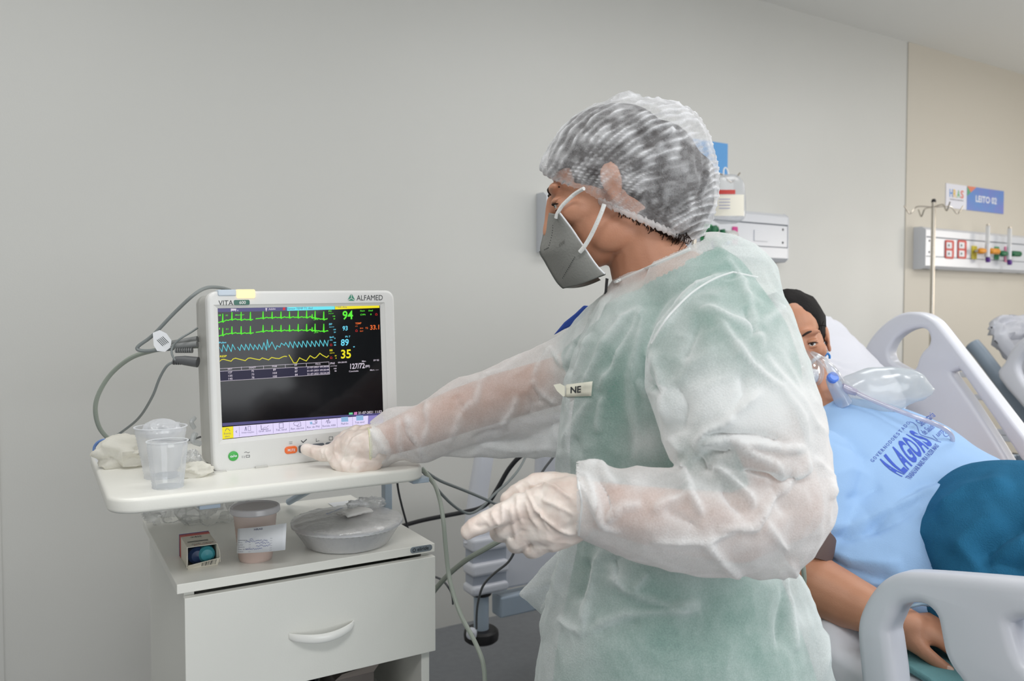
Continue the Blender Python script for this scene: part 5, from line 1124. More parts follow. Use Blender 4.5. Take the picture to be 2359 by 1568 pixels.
def quadf(TL, TR, BR, BL):
    TL, TR, BR, BL = [np.array(q, float) for q in (TL, TR, BR, BL)]
    return lambda u, v: (BL * (1 - u) + BR * u) * (1 - v) + (TL * (1 - u) + TR * u) * v
def shirt_text(mb, s, *q, **kw):
    f = quadf(*q)
    vs, fs = text_uv(s, **kw)
    mb.add([on_shirt(*f(u, v)) for u, v in vs], fs)
# body is now in world coordinates (recentred mesh stored separately), so build letters from the saved tree
g = MB(); L_ = 'ALAGOAS'
TL, TR, BR, BL = (2025, 1059), (2104, 984), (2146, 1026), (2078, 1098)
f = quadf(TL, TR, BR, BL)
for k, ch in enumerate(L_):
    w = 1 / 7.0; vs, fs = text_uv(ch, bold=.035); bend = lambda u, v: f(u, v) + np.array([-5, 5]) * math.sin(u * math.pi * 1.6 + v * 2.2)
    m_ = bmesh.new(); bv = [m_.verts.new((k * w + a * w * .93 + .005, b, 0)) for a, b in vs]
    for t in fs:
        try: m_.faces.new([bv[i] for i in t])
        except ValueError: pass
    bmesh.ops.triangulate(m_, faces=m_.faces); bmesh.ops.subdivide_edges(m_, edges=m_.edges, cuts=3, use_grid_fill=True); m_.verts.index_update()
    g.add([on_shirt(*bend(q.co.x, q.co.y)) for q in m_.verts], [tuple(q.index for q in fc_.verts) for fc_ in m_.faces]); m_.free()
M_logo = mat('print_blue', (50, 84, 190), .7)
obj('shirt_print', g, M_logo, shirt, smooth=False)
g = MB()
L_ = 'GOVERNODOESTADO'
for k, ch in enumerate(L_):
    t0 = k / 14.0; cx_, cy_ = 2010 + 82 * t0, 1060 - 86 * t0; d = np.array([.69, -.72]) * 3.6; u_ = np.array([-.80, -.52]) * 4.6
    c_ = np.array([cx_, cy_]); text_on(g, ch, lambda u, v: on_shirt(*(c_ + d * (u * 2 - 1) * .8 + u_ * (v * 2 - 1))), bold=.01)
shirt_text(g, 'TRABALHAR MAIS PRA FAZER MAIS', (2085, 1099), (2155, 1020), (2164, 1027), (2097, 1105), bold=.01)
shirt_text(g, 'Secretaria', (2108, 968), (2146, 946), (2156, 958), (2124, 982), bold=.01)
shirt_text(g, 'de Saúde', (2118, 992), (2146, 972), (2154, 985), (2132, 1002), bold=.01)
shirt_text(g, '| um', (2148, 1002), (2166, 985), (2176, 998), (2160, 1014), bold=.01)
def pl_shirt(mb, pts, w):
    pts = [np.array(q, float) for q in pts]
    for a, b in zip(pts[:-1], pts[1:]):
        d = (b - a) / np.linalg.norm(b - a); n = np.array([-d[1], d[0]]) * w / 2; mb.poly([on_shirt(*(a + n)), on_shirt(*(b + n)), on_shirt(*(b - n)), on_shirt(*(a - n))])
pl_shirt(g, [(2095, 971), (2104, 973), (2112, 980), (2116, 990), (2117, 996), (2122, 1001), (2133, 1005), (2146, 1009), (2158, 1015), (2168, 1018)], 1.4)
pl_shirt(g, [(2180 + 7 * math.cos(t), 996 + 9 * math.sin(t)) for t in np.linspace(0, 2 * math.pi, 18)], 1.6); shirt_text(g, 'G', (2176, 992), (2183, 990), (2185, 998), (2178, 1000))
obj('shirt_lettering', g, mat('print_blue_thin', (74, 100, 180), .7), shirt, smooth=False)
g = MB(); g.tube([P(1905, 1213, 1.585), P(1898, 1226, 1.585), P(1884, 1235, 1.59), P(1868, 1236, 1.6)], .003, 8); obj('sleeve_hem', g, M_shirt, shirt)
# wrist strap, cuff
g = MB(); ce = [P(1853, 1225, 1.60), P(1846, 1250, 1.59), P(1841, 1278, 1.585)]
g.tube(ce, [.061, .063, .061], 28, sm=False)
cuff = tag(obj('pressure_cuff', g, mat('cuff_brown', (96, 78, 74), .7), auto=40), 'dark brown blood pressure cuff round the patient’s upper arm', 'cuff')
tag(obj('cuff_hose', MB().tube([P(1846, 1276, 1.50), P(1847, 1290, 1.497), P(1851, 1310, 1.495), P(1852, 1345, 1.50), P(1840, 1380, 1.52)], .0045, 10), M_green_c), 'short sage hose coming out of the brown cuff', 'hose')
tag(obj('wristband', MB().tube([P(2078, 1402, 1.43), P(2100, 1396, 1.42), P(2122, 1391, 1.425), P(2140, 1393, 1.44)], .0030, 8), mat('band_greyblue', (120, 140, 156), .5)), 'thin grey lead across the patient’s wrist behind the rail opening', 'lead')
# oxygen mask
om = thing('oxygen_mask', 'clear oxygen mask with blue valve on the patient’s face', 'mask', tuple(hp.p(0, .11, -.06)))
g = MB().ball((0, 0, 0), 1, nu=48, nv=30); vs = []
for x, y, z in g.v:
    vs.append(tuple(hp.p(.004 + .045 * x * (1 - .25 * z), .070 + .060 * y * (1 - .2 * z), -.055 + .056 * z)))
g.v = vs; me = g.mesh(); loc = (getv(me) - hp.c) @ np.stack([hp.x, hp.f, hp.u], 1); delete_where(me, loc[:, 1] < .074)
obj('mask_shell', me, film('mask_clear', (232, 236, 240), 0.10, .08, .9, .35, trans=.2), om, auto=180)
g = MB(); ed = [hp.p(.004 + .047 * math.cos(t) * (1 - .25 * math.sin(t)), .074 + .004 * math.cos(2 * t), -.055 + .058 * math.sin(t)) for t in np.linspace(0, 2 * math.pi, 40)]
g.tube(ed, .0032, 8, sm=False); obj('mask_rim', g, film('mask_rim', (240, 242, 246), .3, .08, .9, .3), om)
Zm = 1.86
obj('chin_port', MB().tube([P(1868, 864, Zm), P(1880, 866, Zm)], .016, 18, sm=False).ball(P(1868, 866, Zm - .01), .017), film('port_white', (236, 238, 242), .75, .15), om)
obj('strap', MB().tube([P(1866, 838, Zm + .03), P(1878, 826, Zm + .015), P(1888, 820, Zm + .02)], .0045, 8), M_paper, om)
obj('valve_body', MB().tube([P(1915, 868, Zm - .02), P(1922, 885, Zm - .02), P(1932, 905, Zm - .015), P(1944, 930, Zm - .01)], [.013, .0155, .0165, .019], 18), film('valve_bluish', (206, 220, 240), .55, .15, .5), om)
obj('valve_cap', MB().lathe([(0, .006), (.009, .006), (.0125, .003), (.0125, -.006)], P(1919, 869, Zm - .035), 24, ax=tuple(camdir(.1, .45, -.9))), mat('valve_blue', (96, 140, 236), .35), om, label='blue round valve cap')
obj('elbow', MB().tube([P(1870, 812, Zm), P(1885, 822, Zm - .02), P(1905, 838, Zm - .03), P(1920, 858, Zm - .03), P(1936, 880, Zm - .02)], [.004, .008, .009, .012, .010], 14), film('elbow_clear', (236, 238, 242), .22, .08, .9, .45), om)
tag(obj('ear_clip', MB().tube([P(1900, 820, 1.93), P(1906, 814, 1.93), P(1911, 819, 1.93), P(1911, 826, 1.93)], .0028, 8), mat('clip_blue', (40, 130, 210), .4)), 'small blue clip beside the patient’s ear', 'clip')
obj('tube_socket', MB().tube([P(1940, 890, Zm - .025), P(1956, 898, Zm - .025), P(1972, 904, Zm - .025)], [.0085, .0095, .0075], 14), film('socket_lilac', (206, 200, 220), .6, .15, .6), om)
tag(obj('oxygen_tube', MB().tube([P(1965, 900, Zm - .025), P(2000, 917, 1.82), P(2050, 938, 1.80), P(2100, 957, 1.78), P(2150, 975, 1.78), P(2180, 990, 1.80), P(2194, 1008, 1.83), P(2190, 1030, 1.86)], .0052, 12), film('tube_lilac', (214, 206, 220), .42, .12, .9, .45)), 'clear lilac oxygen tube running across the t-shirt', 'tube')
Zg = 1.87
rg = [ring2((1934, 872), (1938, 900), Zg, Zg, .008), ring2((1962, 858), (1955, 935), Zg, Zg, .028), ring2((2000, 846), (1990, 952), Zg, Zg, .040), ring2((2050, 843), (2035, 955), Zg, Zg, .043), ring2((2090, 848), (2080, 940), Zg, Zg, .036), ring2((2128, 864), (2118, 924), Zg, Zg, .022), ring2((2155, 896), (2146, 912), Zg, Zg, .006)]
g = MB().loft(blend_rings(rg, 5)); me = g.mesh(); crumple(me, .0022, 22, 3.3)
folds(me, [(-.006, 7, [(2010, 880), (2025, 900), (2030, 940)]), (.006, 6, [(2015, 875), (2060, 870), (2120, 880)]), (-.005, 6, [(2050, 925), (2100, 920), (2140, 915)]), (.005, 5, [(2120, 866), (2140, 885), (2152, 905)]), (-.004, 6, [(1990, 870), (1980, 900), (1990, 930)])])
tag(obj('reservoir_bag', me, film('reservoir_clear', (220, 226, 228), .42, .18, .3, .35, trans=.3), auto=120), 'inflated translucent reservoir bag resting on the patient’s chest', 'bag')
# blanket
br = [ring2((2098, 1222), (2072, 1300), 1.72, 1.58, .03), ring2((2135, 1178), (2082, 1345), 1.74, 1.54, .09), ring2((2185, 1136), (2110, 1400), 1.76, 1.50, .13), ring2((2262, 1100), (2180, 1460), 1.74, 1.44, .15), ring2((2359, 1090), (2270, 1510), 1.68, 1.36, .16), ring2((2480, 1105), (2400, 1600), 1.6, 1.26, .16), ring2((2640, 1150), (2600, 1700), 1.5, 1.15, .15), ring2((2900, 1300), (2900, 1800), 1.35, 1.0, .10)]
br = reb(br, [.02, .07, .10, .12, .125, .13, .13, .10])
g = MB().loft(blend_rings(br, 8)); me = remesh(g, .008, 6, .5)
folds(me, [(-.020, 14, [(2100, 1235), (2118, 1270), (2135, 1315), (2150, 1350)]), (.014, 18, [(2085, 1250), (2090, 1300), (2100, 1340)]), (-.030, 26, [(2400, 1180), (2340, 1200), (2290, 1240), (2240, 1285)]), (-.016, 16, [(2250, 1295), (2300, 1290), (2370, 1300)]), (.016, 26, [(2150, 1180), (2230, 1130), (2330, 1110)]), (.012, 30, [(2300, 1170), (2240, 1220), (2200, 1280)]), (.014, 20, [(2380, 1240), (2320, 1262), (2270, 1300)])])
crumple(me, .003, 9, 5.0, ridged=False)
tag(obj('blanket', me, mat('blanket_teal', (44, 108, 146), .95, bump=.9, scale=420, var=.18, vscale=12, spec=.1), fixn=False, auto=180), 'teal fleece blanket heaped over the patient’s legs', 'blanket')
tw = [(1992, 1452), (2012, 1480), (2060, 1515), (2120, 1550), (2180, 1590), (2290, 1640), (2320, 1580), (2220, 1520), (2140, 1475), (2070, 1440), (2010, 1432)]
g = MB(); zt_w = .629; tp_ = [onz(x, y, zt_w + .012) for x, y in tw]; bt_ = [p * 1.0 - V(0, 0, .012) for p in tp_]
tag(obj('towel', g.loft([bt_, tp_]), mat('towel_green', (104, 152, 156), .95, bump=.9, scale=160), bevel=.004, auto=30), 'sage green folded towel under the patient’s hand', 'towel')
# ---- nurse
nu = thing('person', 'health worker in translucent white gown, hair cap, grey mask and gloves pressing a monitor button', 'person', (0.86, 0.90, 0.0))
hn = Fr(P(1392, 436, 1.30), camdir(-.935, -.34, .06), camdir(-.34, .94, .02), 1.0)
ZT_ = 1.30
tor = [((1420, 640), (1592, 572), 1.30, .065), ((1385, 690), (1680, 612), 1.30, .13), ((1345, 770), (1760, 690), 1.30, .185), ((1312, 860), (1790, 810), 1.30, .20), ((1292, 950), (1790, 950), 1.30, .19), ((1286, 1040), (1780, 1060), 1.30, .18), ((1292, 1130), (1775, 1160), 1.30, .175), ((1306, 1230), (1790, 1260), 1.30, .18), ((1286, 1330), (1835, 1350), 1.30, .20), ((1262, 1430), (1876, 1450), 1.30, .215), ((1244, 1520), (1908, 1540), 1.30, .225), ((1236, 1620), (1940, 1640), 1.30, .23), ((1230, 1850), (1985, 1860), 1.30, .24), ((1235, 2050), (2010, 2060), 1.30, .24)]
tor_r = [ring2(a, b, z, z, w, 40, sq=2.2) for a, b, z, w in tor]
nsl = [((1560, 650), (1700, 592), 1.20, .08), ((1520, 720), (1800, 672), 1.15, .11), ((1492, 800), (1842, 765), 1.115, .125), ((1490, 880), (1868, 858), 1.10, .13), ((1510, 950), (1893, 945), 1.085, .13), ((1530, 1010), (1908, 1000), 1.08, .125), ((1545, 1060), (1914, 1090), 1.075, .12)]
elb = [((1535, 1030), (1912, 1150), 1.07, .11), ((1560, 1075), (1880, 1245), 1.06, .115), ((1560, 1078), (1790, 1305), 1.05, .115), ((1530, 1080), (1670, 1328), 1.045, .11), ((1480, 1078), (1560, 1318), 1.04, .10), ((1430, 1082), (1460, 1290), 1.035, .085), ((1385, 1072), (1395, 1262), 1.03, .07), ((1345, 1066), (1350, 1245), 1.03, .062), ((1322, 1064), (1325, 1238), 1.03, .058)]
fsl = [((1400, 672), (1370, 960), 1.38, .10), ((1343, 718), (1310, 985), 1.43, .09), ((1285, 776), (1265, 1005), 1.46, .075), ((1180, 825), (1185, 1008), 1.465, .066), ((1105, 858), (1115, 1015), 1.465, .060), ((1035, 882), (1040, 1038), 1.46, .056), ((975, 925), (975, 1064), 1.455, .052), ((940, 938), (935, 1060), 1.45, .048), ((900, 942), (905, 1066), 1.445, .047), ((865, 958), (880, 1080), 1.435, .045), ((842, 985), (848, 1078), 1.43, .040)]
R_ = lambda L, n=32, sq=2.0: [ring2(a, b, z, z, w, n, sq=sq) for a, b, z, w in L]
# body
bd_ = MB(); head_prims(bd_, hn)
bd_.chain([(P(1452, 500, 1.30), .060), (P(1480, 560, 1.30), .060), (P(1505, 630, 1.30), .068), (P(1540, 700, 1.30), .095)], 20)
bd_.loft(shrink(blend_rings(tor_r[1:11], 2), .80))
armN = [(P(1640, 690, 1.20), .062), (P(1700, 850, 1.13), .052), (P(1790, 1060, 1.09), .045), (P(1820, 1165, 1.075), .044), (P(1700, 1215, 1.065), .046), (P(1560, 1200, 1.05), .042), (P(1430, 1175, 1.04), .034), (P(1335, 1155, 1.03), .028), (P(1270, 1160, 1.03), .026)]
armF = [(P(1410, 815, 1.40), .045), (P(1290, 875, 1.455), .044), (P(1150, 915, 1.47), .044), (P(1060, 945, 1.465), .042), (P(960, 985, 1.455), .037), (P(880, 1015, 1.44), .029), (P(840, 1030, 1.43), .026)]
bd_.chain(armN, 18); bd_.chain(armF, 18)
# hands (gloved): chains of (px, py, depth, radius)
def HC(L): return [(P(x, y, z), r) for x, y, z, r in L]
nearh = [HC([(1325, 1158, 1.03, .030), (1290, 1165, 1.03, .030), (1245, 1168, 1.03, .026), (1200, 1165, 1.03, .0175), (1160, 1182, 1.025, .0145), (1128, 1197, 1.022, .0128), (1100, 1210, 1.02, .0125), (1076, 1224, 1.02, .0100)]),
         HC([(1325, 1140, 1.045, .026), (1280, 1122, 1.055, .021), (1235, 1120, 1.06, .0175), (1195, 1136, 1.06, .0135), (1170, 1148, 1.058, .0105)]),
         HC([(1320, 1170, 1.03, .032), (1260, 1190, 1.03, .028), (1200, 1195, 1.035, .018), (1162, 1215, 1.04, .0145), (1150, 1226, 1.055, .0125), (1172, 1228, 1.075, .011)]),
         HC([(1320, 1185, 1.03, .032), (1265, 1210, 1.03, .027), (1215, 1222, 1.035, .018), (1192, 1240, 1.04, .0150), (1188, 1252, 1.055, .0125), (1210, 1250, 1.075, .011)]),
         HC([(1318, 1200, 1.035, .028), (1275, 1225, 1.035, .025), (1245, 1243, 1.038, .018), (1228, 1260, 1.043, .0140), (1226, 1266, 1.058, .0115), (1245, 1262, 1.072, .010)])]
farh = [HC([(850, 1030, 1.43, .032), (815, 1030, 1.432, .031), (788, 1032, 1.43, .021), (765, 1042, 1.43, .0155), (742, 1044, 1.432, .0140), (722, 1040, 1.436, .0118), (705, 1034, 1.436, .0098)]),
        HC([(845, 1010, 1.445, .026), (820, 1005, 1.45, .021), (798, 1008, 1.452, .015), (783, 1015, 1.445, .0115)]),
        HC([(845, 1045, 1.43, .031), (808, 1050, 1.43, .028), (782, 1058, 1.425, .0185), (776, 1066, 1.415, .0125), (792, 1070, 1.41, .011)]),
        HC([(848, 1055, 1.425, .028), (818, 1062, 1.42, .025), (796, 1070, 1.415, .0175), (790, 1076, 1.408, .0125), (805, 1078, 1.40, .011)]),
        HC([(852, 1058, 1.42, .024), (830, 1070, 1.412, .021), (812, 1077, 1.408, .0155), (808, 1080, 1.40, .0115), (822, 1080, 1.395, .010)])]
for hnd in (nearh, farh):
    for f_ in hnd: bd_.chain([(p, r * .72) for p, r in f_], 12)
# legs and feet
hipc = P(1580, 1470, 1.30)
for s in (-1, 1):
    hp_ = V(hipc[0], hipc[1], .78) + nrm(V(FW[0], FW[1], 0)) * s * .085
    bd_.chain([(hp_, .07), (V(hp_[0], hp_[1], .45) + V(0, 0, 0), .062), (V(hp_[0], hp_[1], .10), .040)], 18)
    ft = V(hp_[0], hp_[1], .05) ; bd_.chain([(ft, .040), (ft - V(RT[0], RT[1], 0) * .13 - V(0, 0, .015), .030)], 14)
    sh_ = MB().chain([(ft + V(RT[0], RT[1], 0) * .03 - V(0, 0, .0), .044), (ft - V(RT[0], RT[1], 0) * .14 - V(0, 0, .012), .036)], 16)
    me = remesh(sh_, .006, 4); v = getv(me); v[:, 2] = np.maximum(v[:, 2], .001); setv(me, v); obj('shoe', me, M_paper, nu, fixn=False)
me = remesh(bd_, 0.0036, 5, .5)
obj('body', me, M_skin, nu, fixn=False, auto=180)
face_parts(hn, nu, M_skin)
# gloves
M_glove = mat('latex_glove', (240, 230, 222), .40, bump=.6, scale=60, sub=.06, rgb2=(222, 204, 194), vscale=30, spec=.4)
def glove(h, fl, vox=.0021, label=None, cut=None):
    g = MB()
    for f_ in h: g.chain(f_, 14)
    if cut is not None: g.chain(cut, 20)
    me = remesh(g, vox, 4, .5); folds(me, [(a * 1.35, b, c) for a, b, c in fl]); crumple(me, .0010, 45, 1.0)
    return obj('glove', me, M_glove, nu, fixn=False, auto=180, label=label)
def zh(*L): return [(1040 + x / 6.534, 1060 + y / 6.534) for x, y in L]
gN = glove(nearh, [(.0035, 4, zh((1100, 410), (1180, 560), (1260, 720), (1450, 900), (1640, 1040), (1830, 1130))), (.003, 4, zh((1100, 410), (1350, 350), (1560, 400), (1720, 520), (1860, 600))), (.0025, 3.5, zh((1350, 590), (1520, 660), (1700, 740), (1850, 830))),
                   (.0028, 3.5, zh((620, 760), (610, 830), (660, 920), (740, 965))), (.0025, 3.5, zh((790, 620), (760, 760), (770, 900), (740, 980))), (.0022, 4, zh((990, 520), (980, 700), (1030, 860), (1080, 960))), (.0022, 4, zh((1110, 600), (1160, 760), (1230, 900), (1330, 1020))),
                   (.002, 4, zh((900, 640), (900, 800), (930, 960), (980, 1150))), (.002, 3.5, zh((1250, 740), (1350, 800), (1420, 960), (1500, 1060))), (-.002, 4, zh((870, 1180), (940, 1150))), (-.003, 4, zh((1130, 1310), (1220, 1270))), (-.002, 5, zh((1180, 470), (1240, 640), (1400, 830))), (-.002, 6, zh((330, 960), (430, 1010), (560, 960)))],
           cut=[(P(1325, 1160, 1.03), .036), (P(1290, 1168, 1.03), .036)])
gF = glove(farh, [(.0025, 3, [(842, 996), (815, 1010), (800, 1035), (785, 1072)]), (.002, 2.5, [(752, 1032), (748, 1042), (755, 1056), (765, 1066)]), (.002, 2.5, [(738, 1034), (742, 1045), (744, 1058)]), (.0018, 2.5, [(830, 1030), (818, 1055), (808, 1085)]), (.0018, 2.5, [(772, 1022), (770, 1040), (780, 1062)]), (.0015, 2.5, [(720, 1030), (718, 1040), (722, 1048)])],
           cut=[(P(858, 1030, 1.428), .036), (P(820, 1034, 1.43), .033)])
ccr = [P(848 + 16 * math.sin(t) * .4, 1033 + 45 * math.cos(t), 1.428 - .034 * math.sin(t)) for t in np.linspace(0, 2 * math.pi, 40)]
obj('glove_cuff_roll', MB().tube(ccr, .0032, 8, sm=False), mat('latex_roll', (226, 222, 190), .45), nu)
# scrubs
M_scrub = mat('scrub_green', (64, 136, 118), .9, bump=.3, scale=300)
sc_ = shrink(blend_rings(tor_r[1:], 3), .885)
g = MB().loft(sc_); g.chain([(P(1610, 690, 1.21), .085), (P(1690, 800, 1.14), .080), (P(1725, 868, 1.12), .072)], 24); g.chain([(P(1425, 800, 1.38), .060), (P(1350, 845, 1.43), .052)], 24)
me = remesh(g, .007, 6)
v = getv(me); d0 = P(1400, 690, 1.3); 
# neckline: V opening towards the throat
nx, ny, _d = proj(v); delete_where(me, (ny < 705 - (nx - 1380) * .52))
me2 = me
obj('scrub_top', me2, M_scrub, nu, fixn=False, auto=180, label='green scrub top seen through the gown')
g = MB().tube([P(1490, 628, 1.19), P(1430, 665, 1.215), P(1398, 700, 1.26)], [.004, .004, .004], 8)
# gown
g = MB().loft(blend_rings(tor_r, 4)); g.loft(blend_rings(R_(nsl), 4)); g.loft(blend_rings(R_(elb), 4)); g.loft(blend_rings(R_(fsl), 4))
g.ball(P(1740, 1150, 1.07), (.10, .10, .10)); g.ball(P(1640, 700, 1.19), .105)
# loose drape under the reaching sleeve and the flared side flap
dr_r = [ring2((1010, 1020), (1008, 1046), 1.47, 1.47, .006), ring2((1060, 1000), (1060, 1050), 1.47, 1.47, .012), ring2((1130, 985), (1130, 1052), 1.475, 1.475, .018), ring2((1210, 980), (1210, 1054), 1.47, 1.47, .024), ring2((1290, 970), (1292, 1048), 1.42, 1.42, .04), ring2((1340, 960), (1340, 1050), 1.36, 1.36, .06)]
g.loft(blend_rings(dr_r, 3))
fp_r = [ring2((1198, 1366), (1203, 1376), 1.30, 1.30, .004), ring2((1232, 1330), (1240, 1402), 1.30, 1.30, .012), ring2((1280, 1285), (1280, 1425), 1.30, 1.30, .03), ring2((1330, 1245), (1340, 1430), 1.29, 1.29, .06), ring2((1400, 1240), (1420, 1430), 1.29, 1.29, .08)]
g.loft(blend_rings(fp_r, 3))
me = remesh(g, .0038, 5, .5)
A_ = .010
def zA(*L): return [(1220 + x / 2.6125, 520 + y / 2.6125) for x, y in L]     # zoom of chest
def zB(*L): return [(1500 + x / 2.036, 560 + y / 2.036) for x, y in L]       # zoom of near sleeve
def zC(*L): return [(800 + x / 3.37, 680 + y / 3.37) for x, y in L]          # zoom of far sleeve
def zD(*L): return [(1020 + x / 2.862, 1020 + y / 2.862) for x, y in L]      # zoom of skirt
FL = [(.004, 5, zB((0, 470), (60, 370), (200, 225), (300, 165), (385, 135))), (.006, 8, zB((350, 70), (400, 140), (450, 260), (490, 390), (520, 520))), (.007, 9, zB((230, 315), (290, 330), (380, 370), (480, 400))), (.007, 9, zB((290, 330), (380, 460), (470, 580), (600, 680), (690, 820), (725, 960))),
      (-.007, 12, zB((230, 330), (200, 420), (150, 560))), (-.008, 10, zB((440, 300), (470, 380), (500, 450))), (.006, 8, zB((620, 300), (500, 400))), (.006, 10, zB((520, 520), (620, 650), (700, 760), (760, 850), (830, 900))), (-.006, 12, zB((420, 600), (440, 700), (380, 830))),
      (.009, 9, zB((200, 960), (260, 880), (340, 850), (420, 780), (520, 700))), (.010, 8, zB((210, 965), (270, 935), (360, 915), (480, 940), (600, 960), (725, 965))), (-.012, 8, zB((240, 985), (330, 985), (400, 965))), (-.010, 8, zB((260, 890), (400, 900), (520, 905), (660, 945))), (.010, 8, zB((380, 920), (470, 990), (560, 1030), (640, 1080), (710, 1060), (725, 970))),
      (.010, 8, zB((160, 1010), (160, 1090), (180, 1190), (240, 1280))), (-.012, 9, zB((210, 1000), (240, 1050), (300, 1060))), (.010, 8, zB((240, 1040), (320, 1060), (380, 1120), (440, 1180), (480, 1250))), (-.008, 8, zB((330, 1140), (380, 1220), (440, 1280))), (.008, 7, zB((300, 1340), (400, 1330), (470, 1330), (520, 1270), (590, 1180), (680, 1080))),
      (.006, 8, zB((0, 1260), (50, 1220), (180, 1190))), (.006, 8, zB((0, 1392), (130, 1395), (250, 1390), (320, 1370), (400, 1350))), (-.008, 12, zB((60, 1250), (150, 1300), (230, 1340))), (.007, 8, zB((250, 1390), (350, 1500), (420, 1560))), (.006, 8, zB((520, 1300), (600, 1400), (650, 1450))), (.007, 10, zB((760, 1000), (830, 1100), (840, 1200))), (-.006, 14, zB((560, 1100), (600, 1200), (640, 1280))),
      (.008, 8, zB((80, 840), (60, 700), (50, 620), (10, 500))), (-.010, 9, zB((0, 680), (30, 700), (60, 715))), (.006, 9, zB((100, 900), (150, 980))), (-.008, 14, zB((110, 650), (160, 760), (140, 900))),
      (.005, 5, zA((500, 290), (640, 210), (750, 155), (900, 90))), (.007, 7, zA((300, 1010), (380, 850), (470, 690), (560, 560), (680, 490))), (.007, 8, zA((410, 1000), (500, 830), (560, 700), (640, 560), (690, 500))), (-.008, 10, zA((450, 900), (520, 760), (600, 620), (650, 540))), (.006, 8, zA((690, 500), (650, 700), (610, 900), (610, 1080), (640, 1300), (630, 1450))), (.007, 8, zA((640, 920), (700, 1000), (800, 1020))),
      (-.010, 9, zA((690, 780), (680, 880), (720, 960), (790, 1010))), (.006, 6, zA((700, 770), (830, 620), (950, 450), (1020, 380), (1230, 285))), (.006, 8, zA((230, 850), (300, 640), (330, 560))), (.006, 9, zA((380, 640), (340, 760), (260, 900))), (-.006, 10, zA((300, 700), (280, 800), (240, 900))), (.005, 7, zA((200, 1330), (280, 1180), (360, 1040))), (-.005, 10, zA((260, 1260), (320, 1400))), (.005, 8, zA((440, 1020), (410, 1250))),
      (.006, 6, zC((1440, 650), (1520, 500), (1590, 420), (1700, 570))), (.007, 6, zC((1440, 650), (1480, 730), (1560, 800), (1640, 850))), (-.008, 8, zC((1430, 700), (1480, 780), (1500, 850))), (.006, 7, zC((880, 900), (1000, 830), (1040, 700), (1100, 620))), (-.005, 10, zC((840, 780), (870, 850), (930, 880))), (.007, 6, zC((450, 930), (480, 1060), (560, 1160), (580, 1290))), (.006, 6, zC((620, 820), (630, 1000), (580, 1160))), (-.006, 7, zC((440, 1000), (460, 1090), (540, 1180))), (.006, 6, zC((760, 1170), (860, 1000), (880, 900))), (.006, 6, zC((390, 960), (400, 1150), (420, 1270))),
      (.006, 6, zC((1190, 1020), (1280, 900), (1330, 780))), (.005, 7, zC((1040, 640), (1200, 600), (1350, 470))), (-.006, 12, zC((1380, 760), (1430, 880), (1380, 980))), (.006, 6, zC((170, 1010), (230, 1120), (310, 1260))), (-.008, 7, zC((230, 1230), (270, 1250), (320, 1250))), (-.006, 6, zC((960, 1110), (1080, 1060), (1250, 1050))), (.004, 6, zC((1000, 1150), (1300, 1200), (1600, 1180))),
      (.010, 9, zD((860, 640), (820, 740), (780, 900), (700, 1100), (650, 1300))), (.009, 9, zD((1060, 690), (1010, 800), (980, 950), (950, 1100), (940, 1250))), (-.009, 12, zD((960, 760), (930, 900), (890, 1060))), (.008, 8, zD((1110, 800), (1130, 900), (1200, 970), (1350, 1030), (1500, 1075), (1700, 1050))), (-.008, 12, zD((1120, 740), (1150, 820), (1140, 900))), (.007, 9, zD((940, 1250), (1060, 1180), (1200, 1130), (1400, 1110), (1700, 1090))), (.006, 10, zD((760, 1150), (850, 1220), (950, 1250))), (.006, 8, zD((600, 860), (700, 780), (820, 690))), (-.007, 10, zD((1000, 1250), (1150, 1200), (1300, 1180))), (.006, 10, zD((1250, 980), (1350, 860))),
      (.010, 9, [(1815, 1290), (1850, 1370), (1885, 1450), (1900, 1568)]), (.008, 9, [(1800, 1310), (1815, 1400), (1830, 1500)]), (-.008, 10, [(1805, 1340), (1800, 1420), (1790, 1500)]), (.006, 9, [(1340, 1080), (1380, 1072), (1395, 1100), (1420, 1130)]), (-.007, 8, [(1380, 1100), (1400, 1140), (1410, 1180)]), (.008, 8, [(1395, 1200), (1430, 1170), (1480, 1160)]), (.006, 8, [(1320, 1100), (1370, 1160), (1400, 1220)]), (.006, 7, [(1330, 1090), (1350, 1100), (1395, 1205), (1430, 1225)])]
FL = [(a * 1.25, b, c) for a, b, c in FL]
DN = folds(me, FL) * .26
crumple(me, .0026, 11, 2.0); crumple(me, .0016, 26, 8.0)
DN += blobs(me, [(1650, 900, 95, .30), (1770, 930, 90, .26), (1560, 960, 60, .24), (1800, 810, 50, .12), (1500, 1010, 35, .25), (1870, 1000, 60, .15), (1360, 1110, 45, .22), (1400, 1250, 45, .24), (1600, 1290, 70, .22), (1500, 1260, 60, .16), (1740, 1290, 60, .14),
    (1440, 880, 55, -.20), (1400, 950, 50, -.16), (1385, 1060, 70, -.12), (1560, 1090, 45, -.20), (1495, 930, 22, .22), (1480, 1020, 24, .24), (1470, 1110, 24, .22), (1620, 640, 80, -.05), (1625, 770, 45, -.16), (1760, 690, 55, -.14), (1700, 640, 40, -.08), (1400, 740, 30, .18), (1440, 700, 40, .10),
    (1500, 1380, 70, -.12), (1700, 1440, 110, -.10), (1330, 1470, 50, .20), (1270, 1380, 50, .15), (1560, 1500, 80, -.05), (1420, 1330, 30, .22), (1740, 1080, 60, -.10), (1650, 1180, 70, -.04), (1540, 1150, 50, -.05), (1130, 900, 40, -.06), (1280, 860, 50, .18), (1240, 940, 40, .05), (950, 970, 16, .25), (1080, 960, 50, -.08), (1150, 1030, 90, .25), (1270, 1010, 60, .22), (870, 1000, 25, .15), (1850, 1420, 30, .2)])
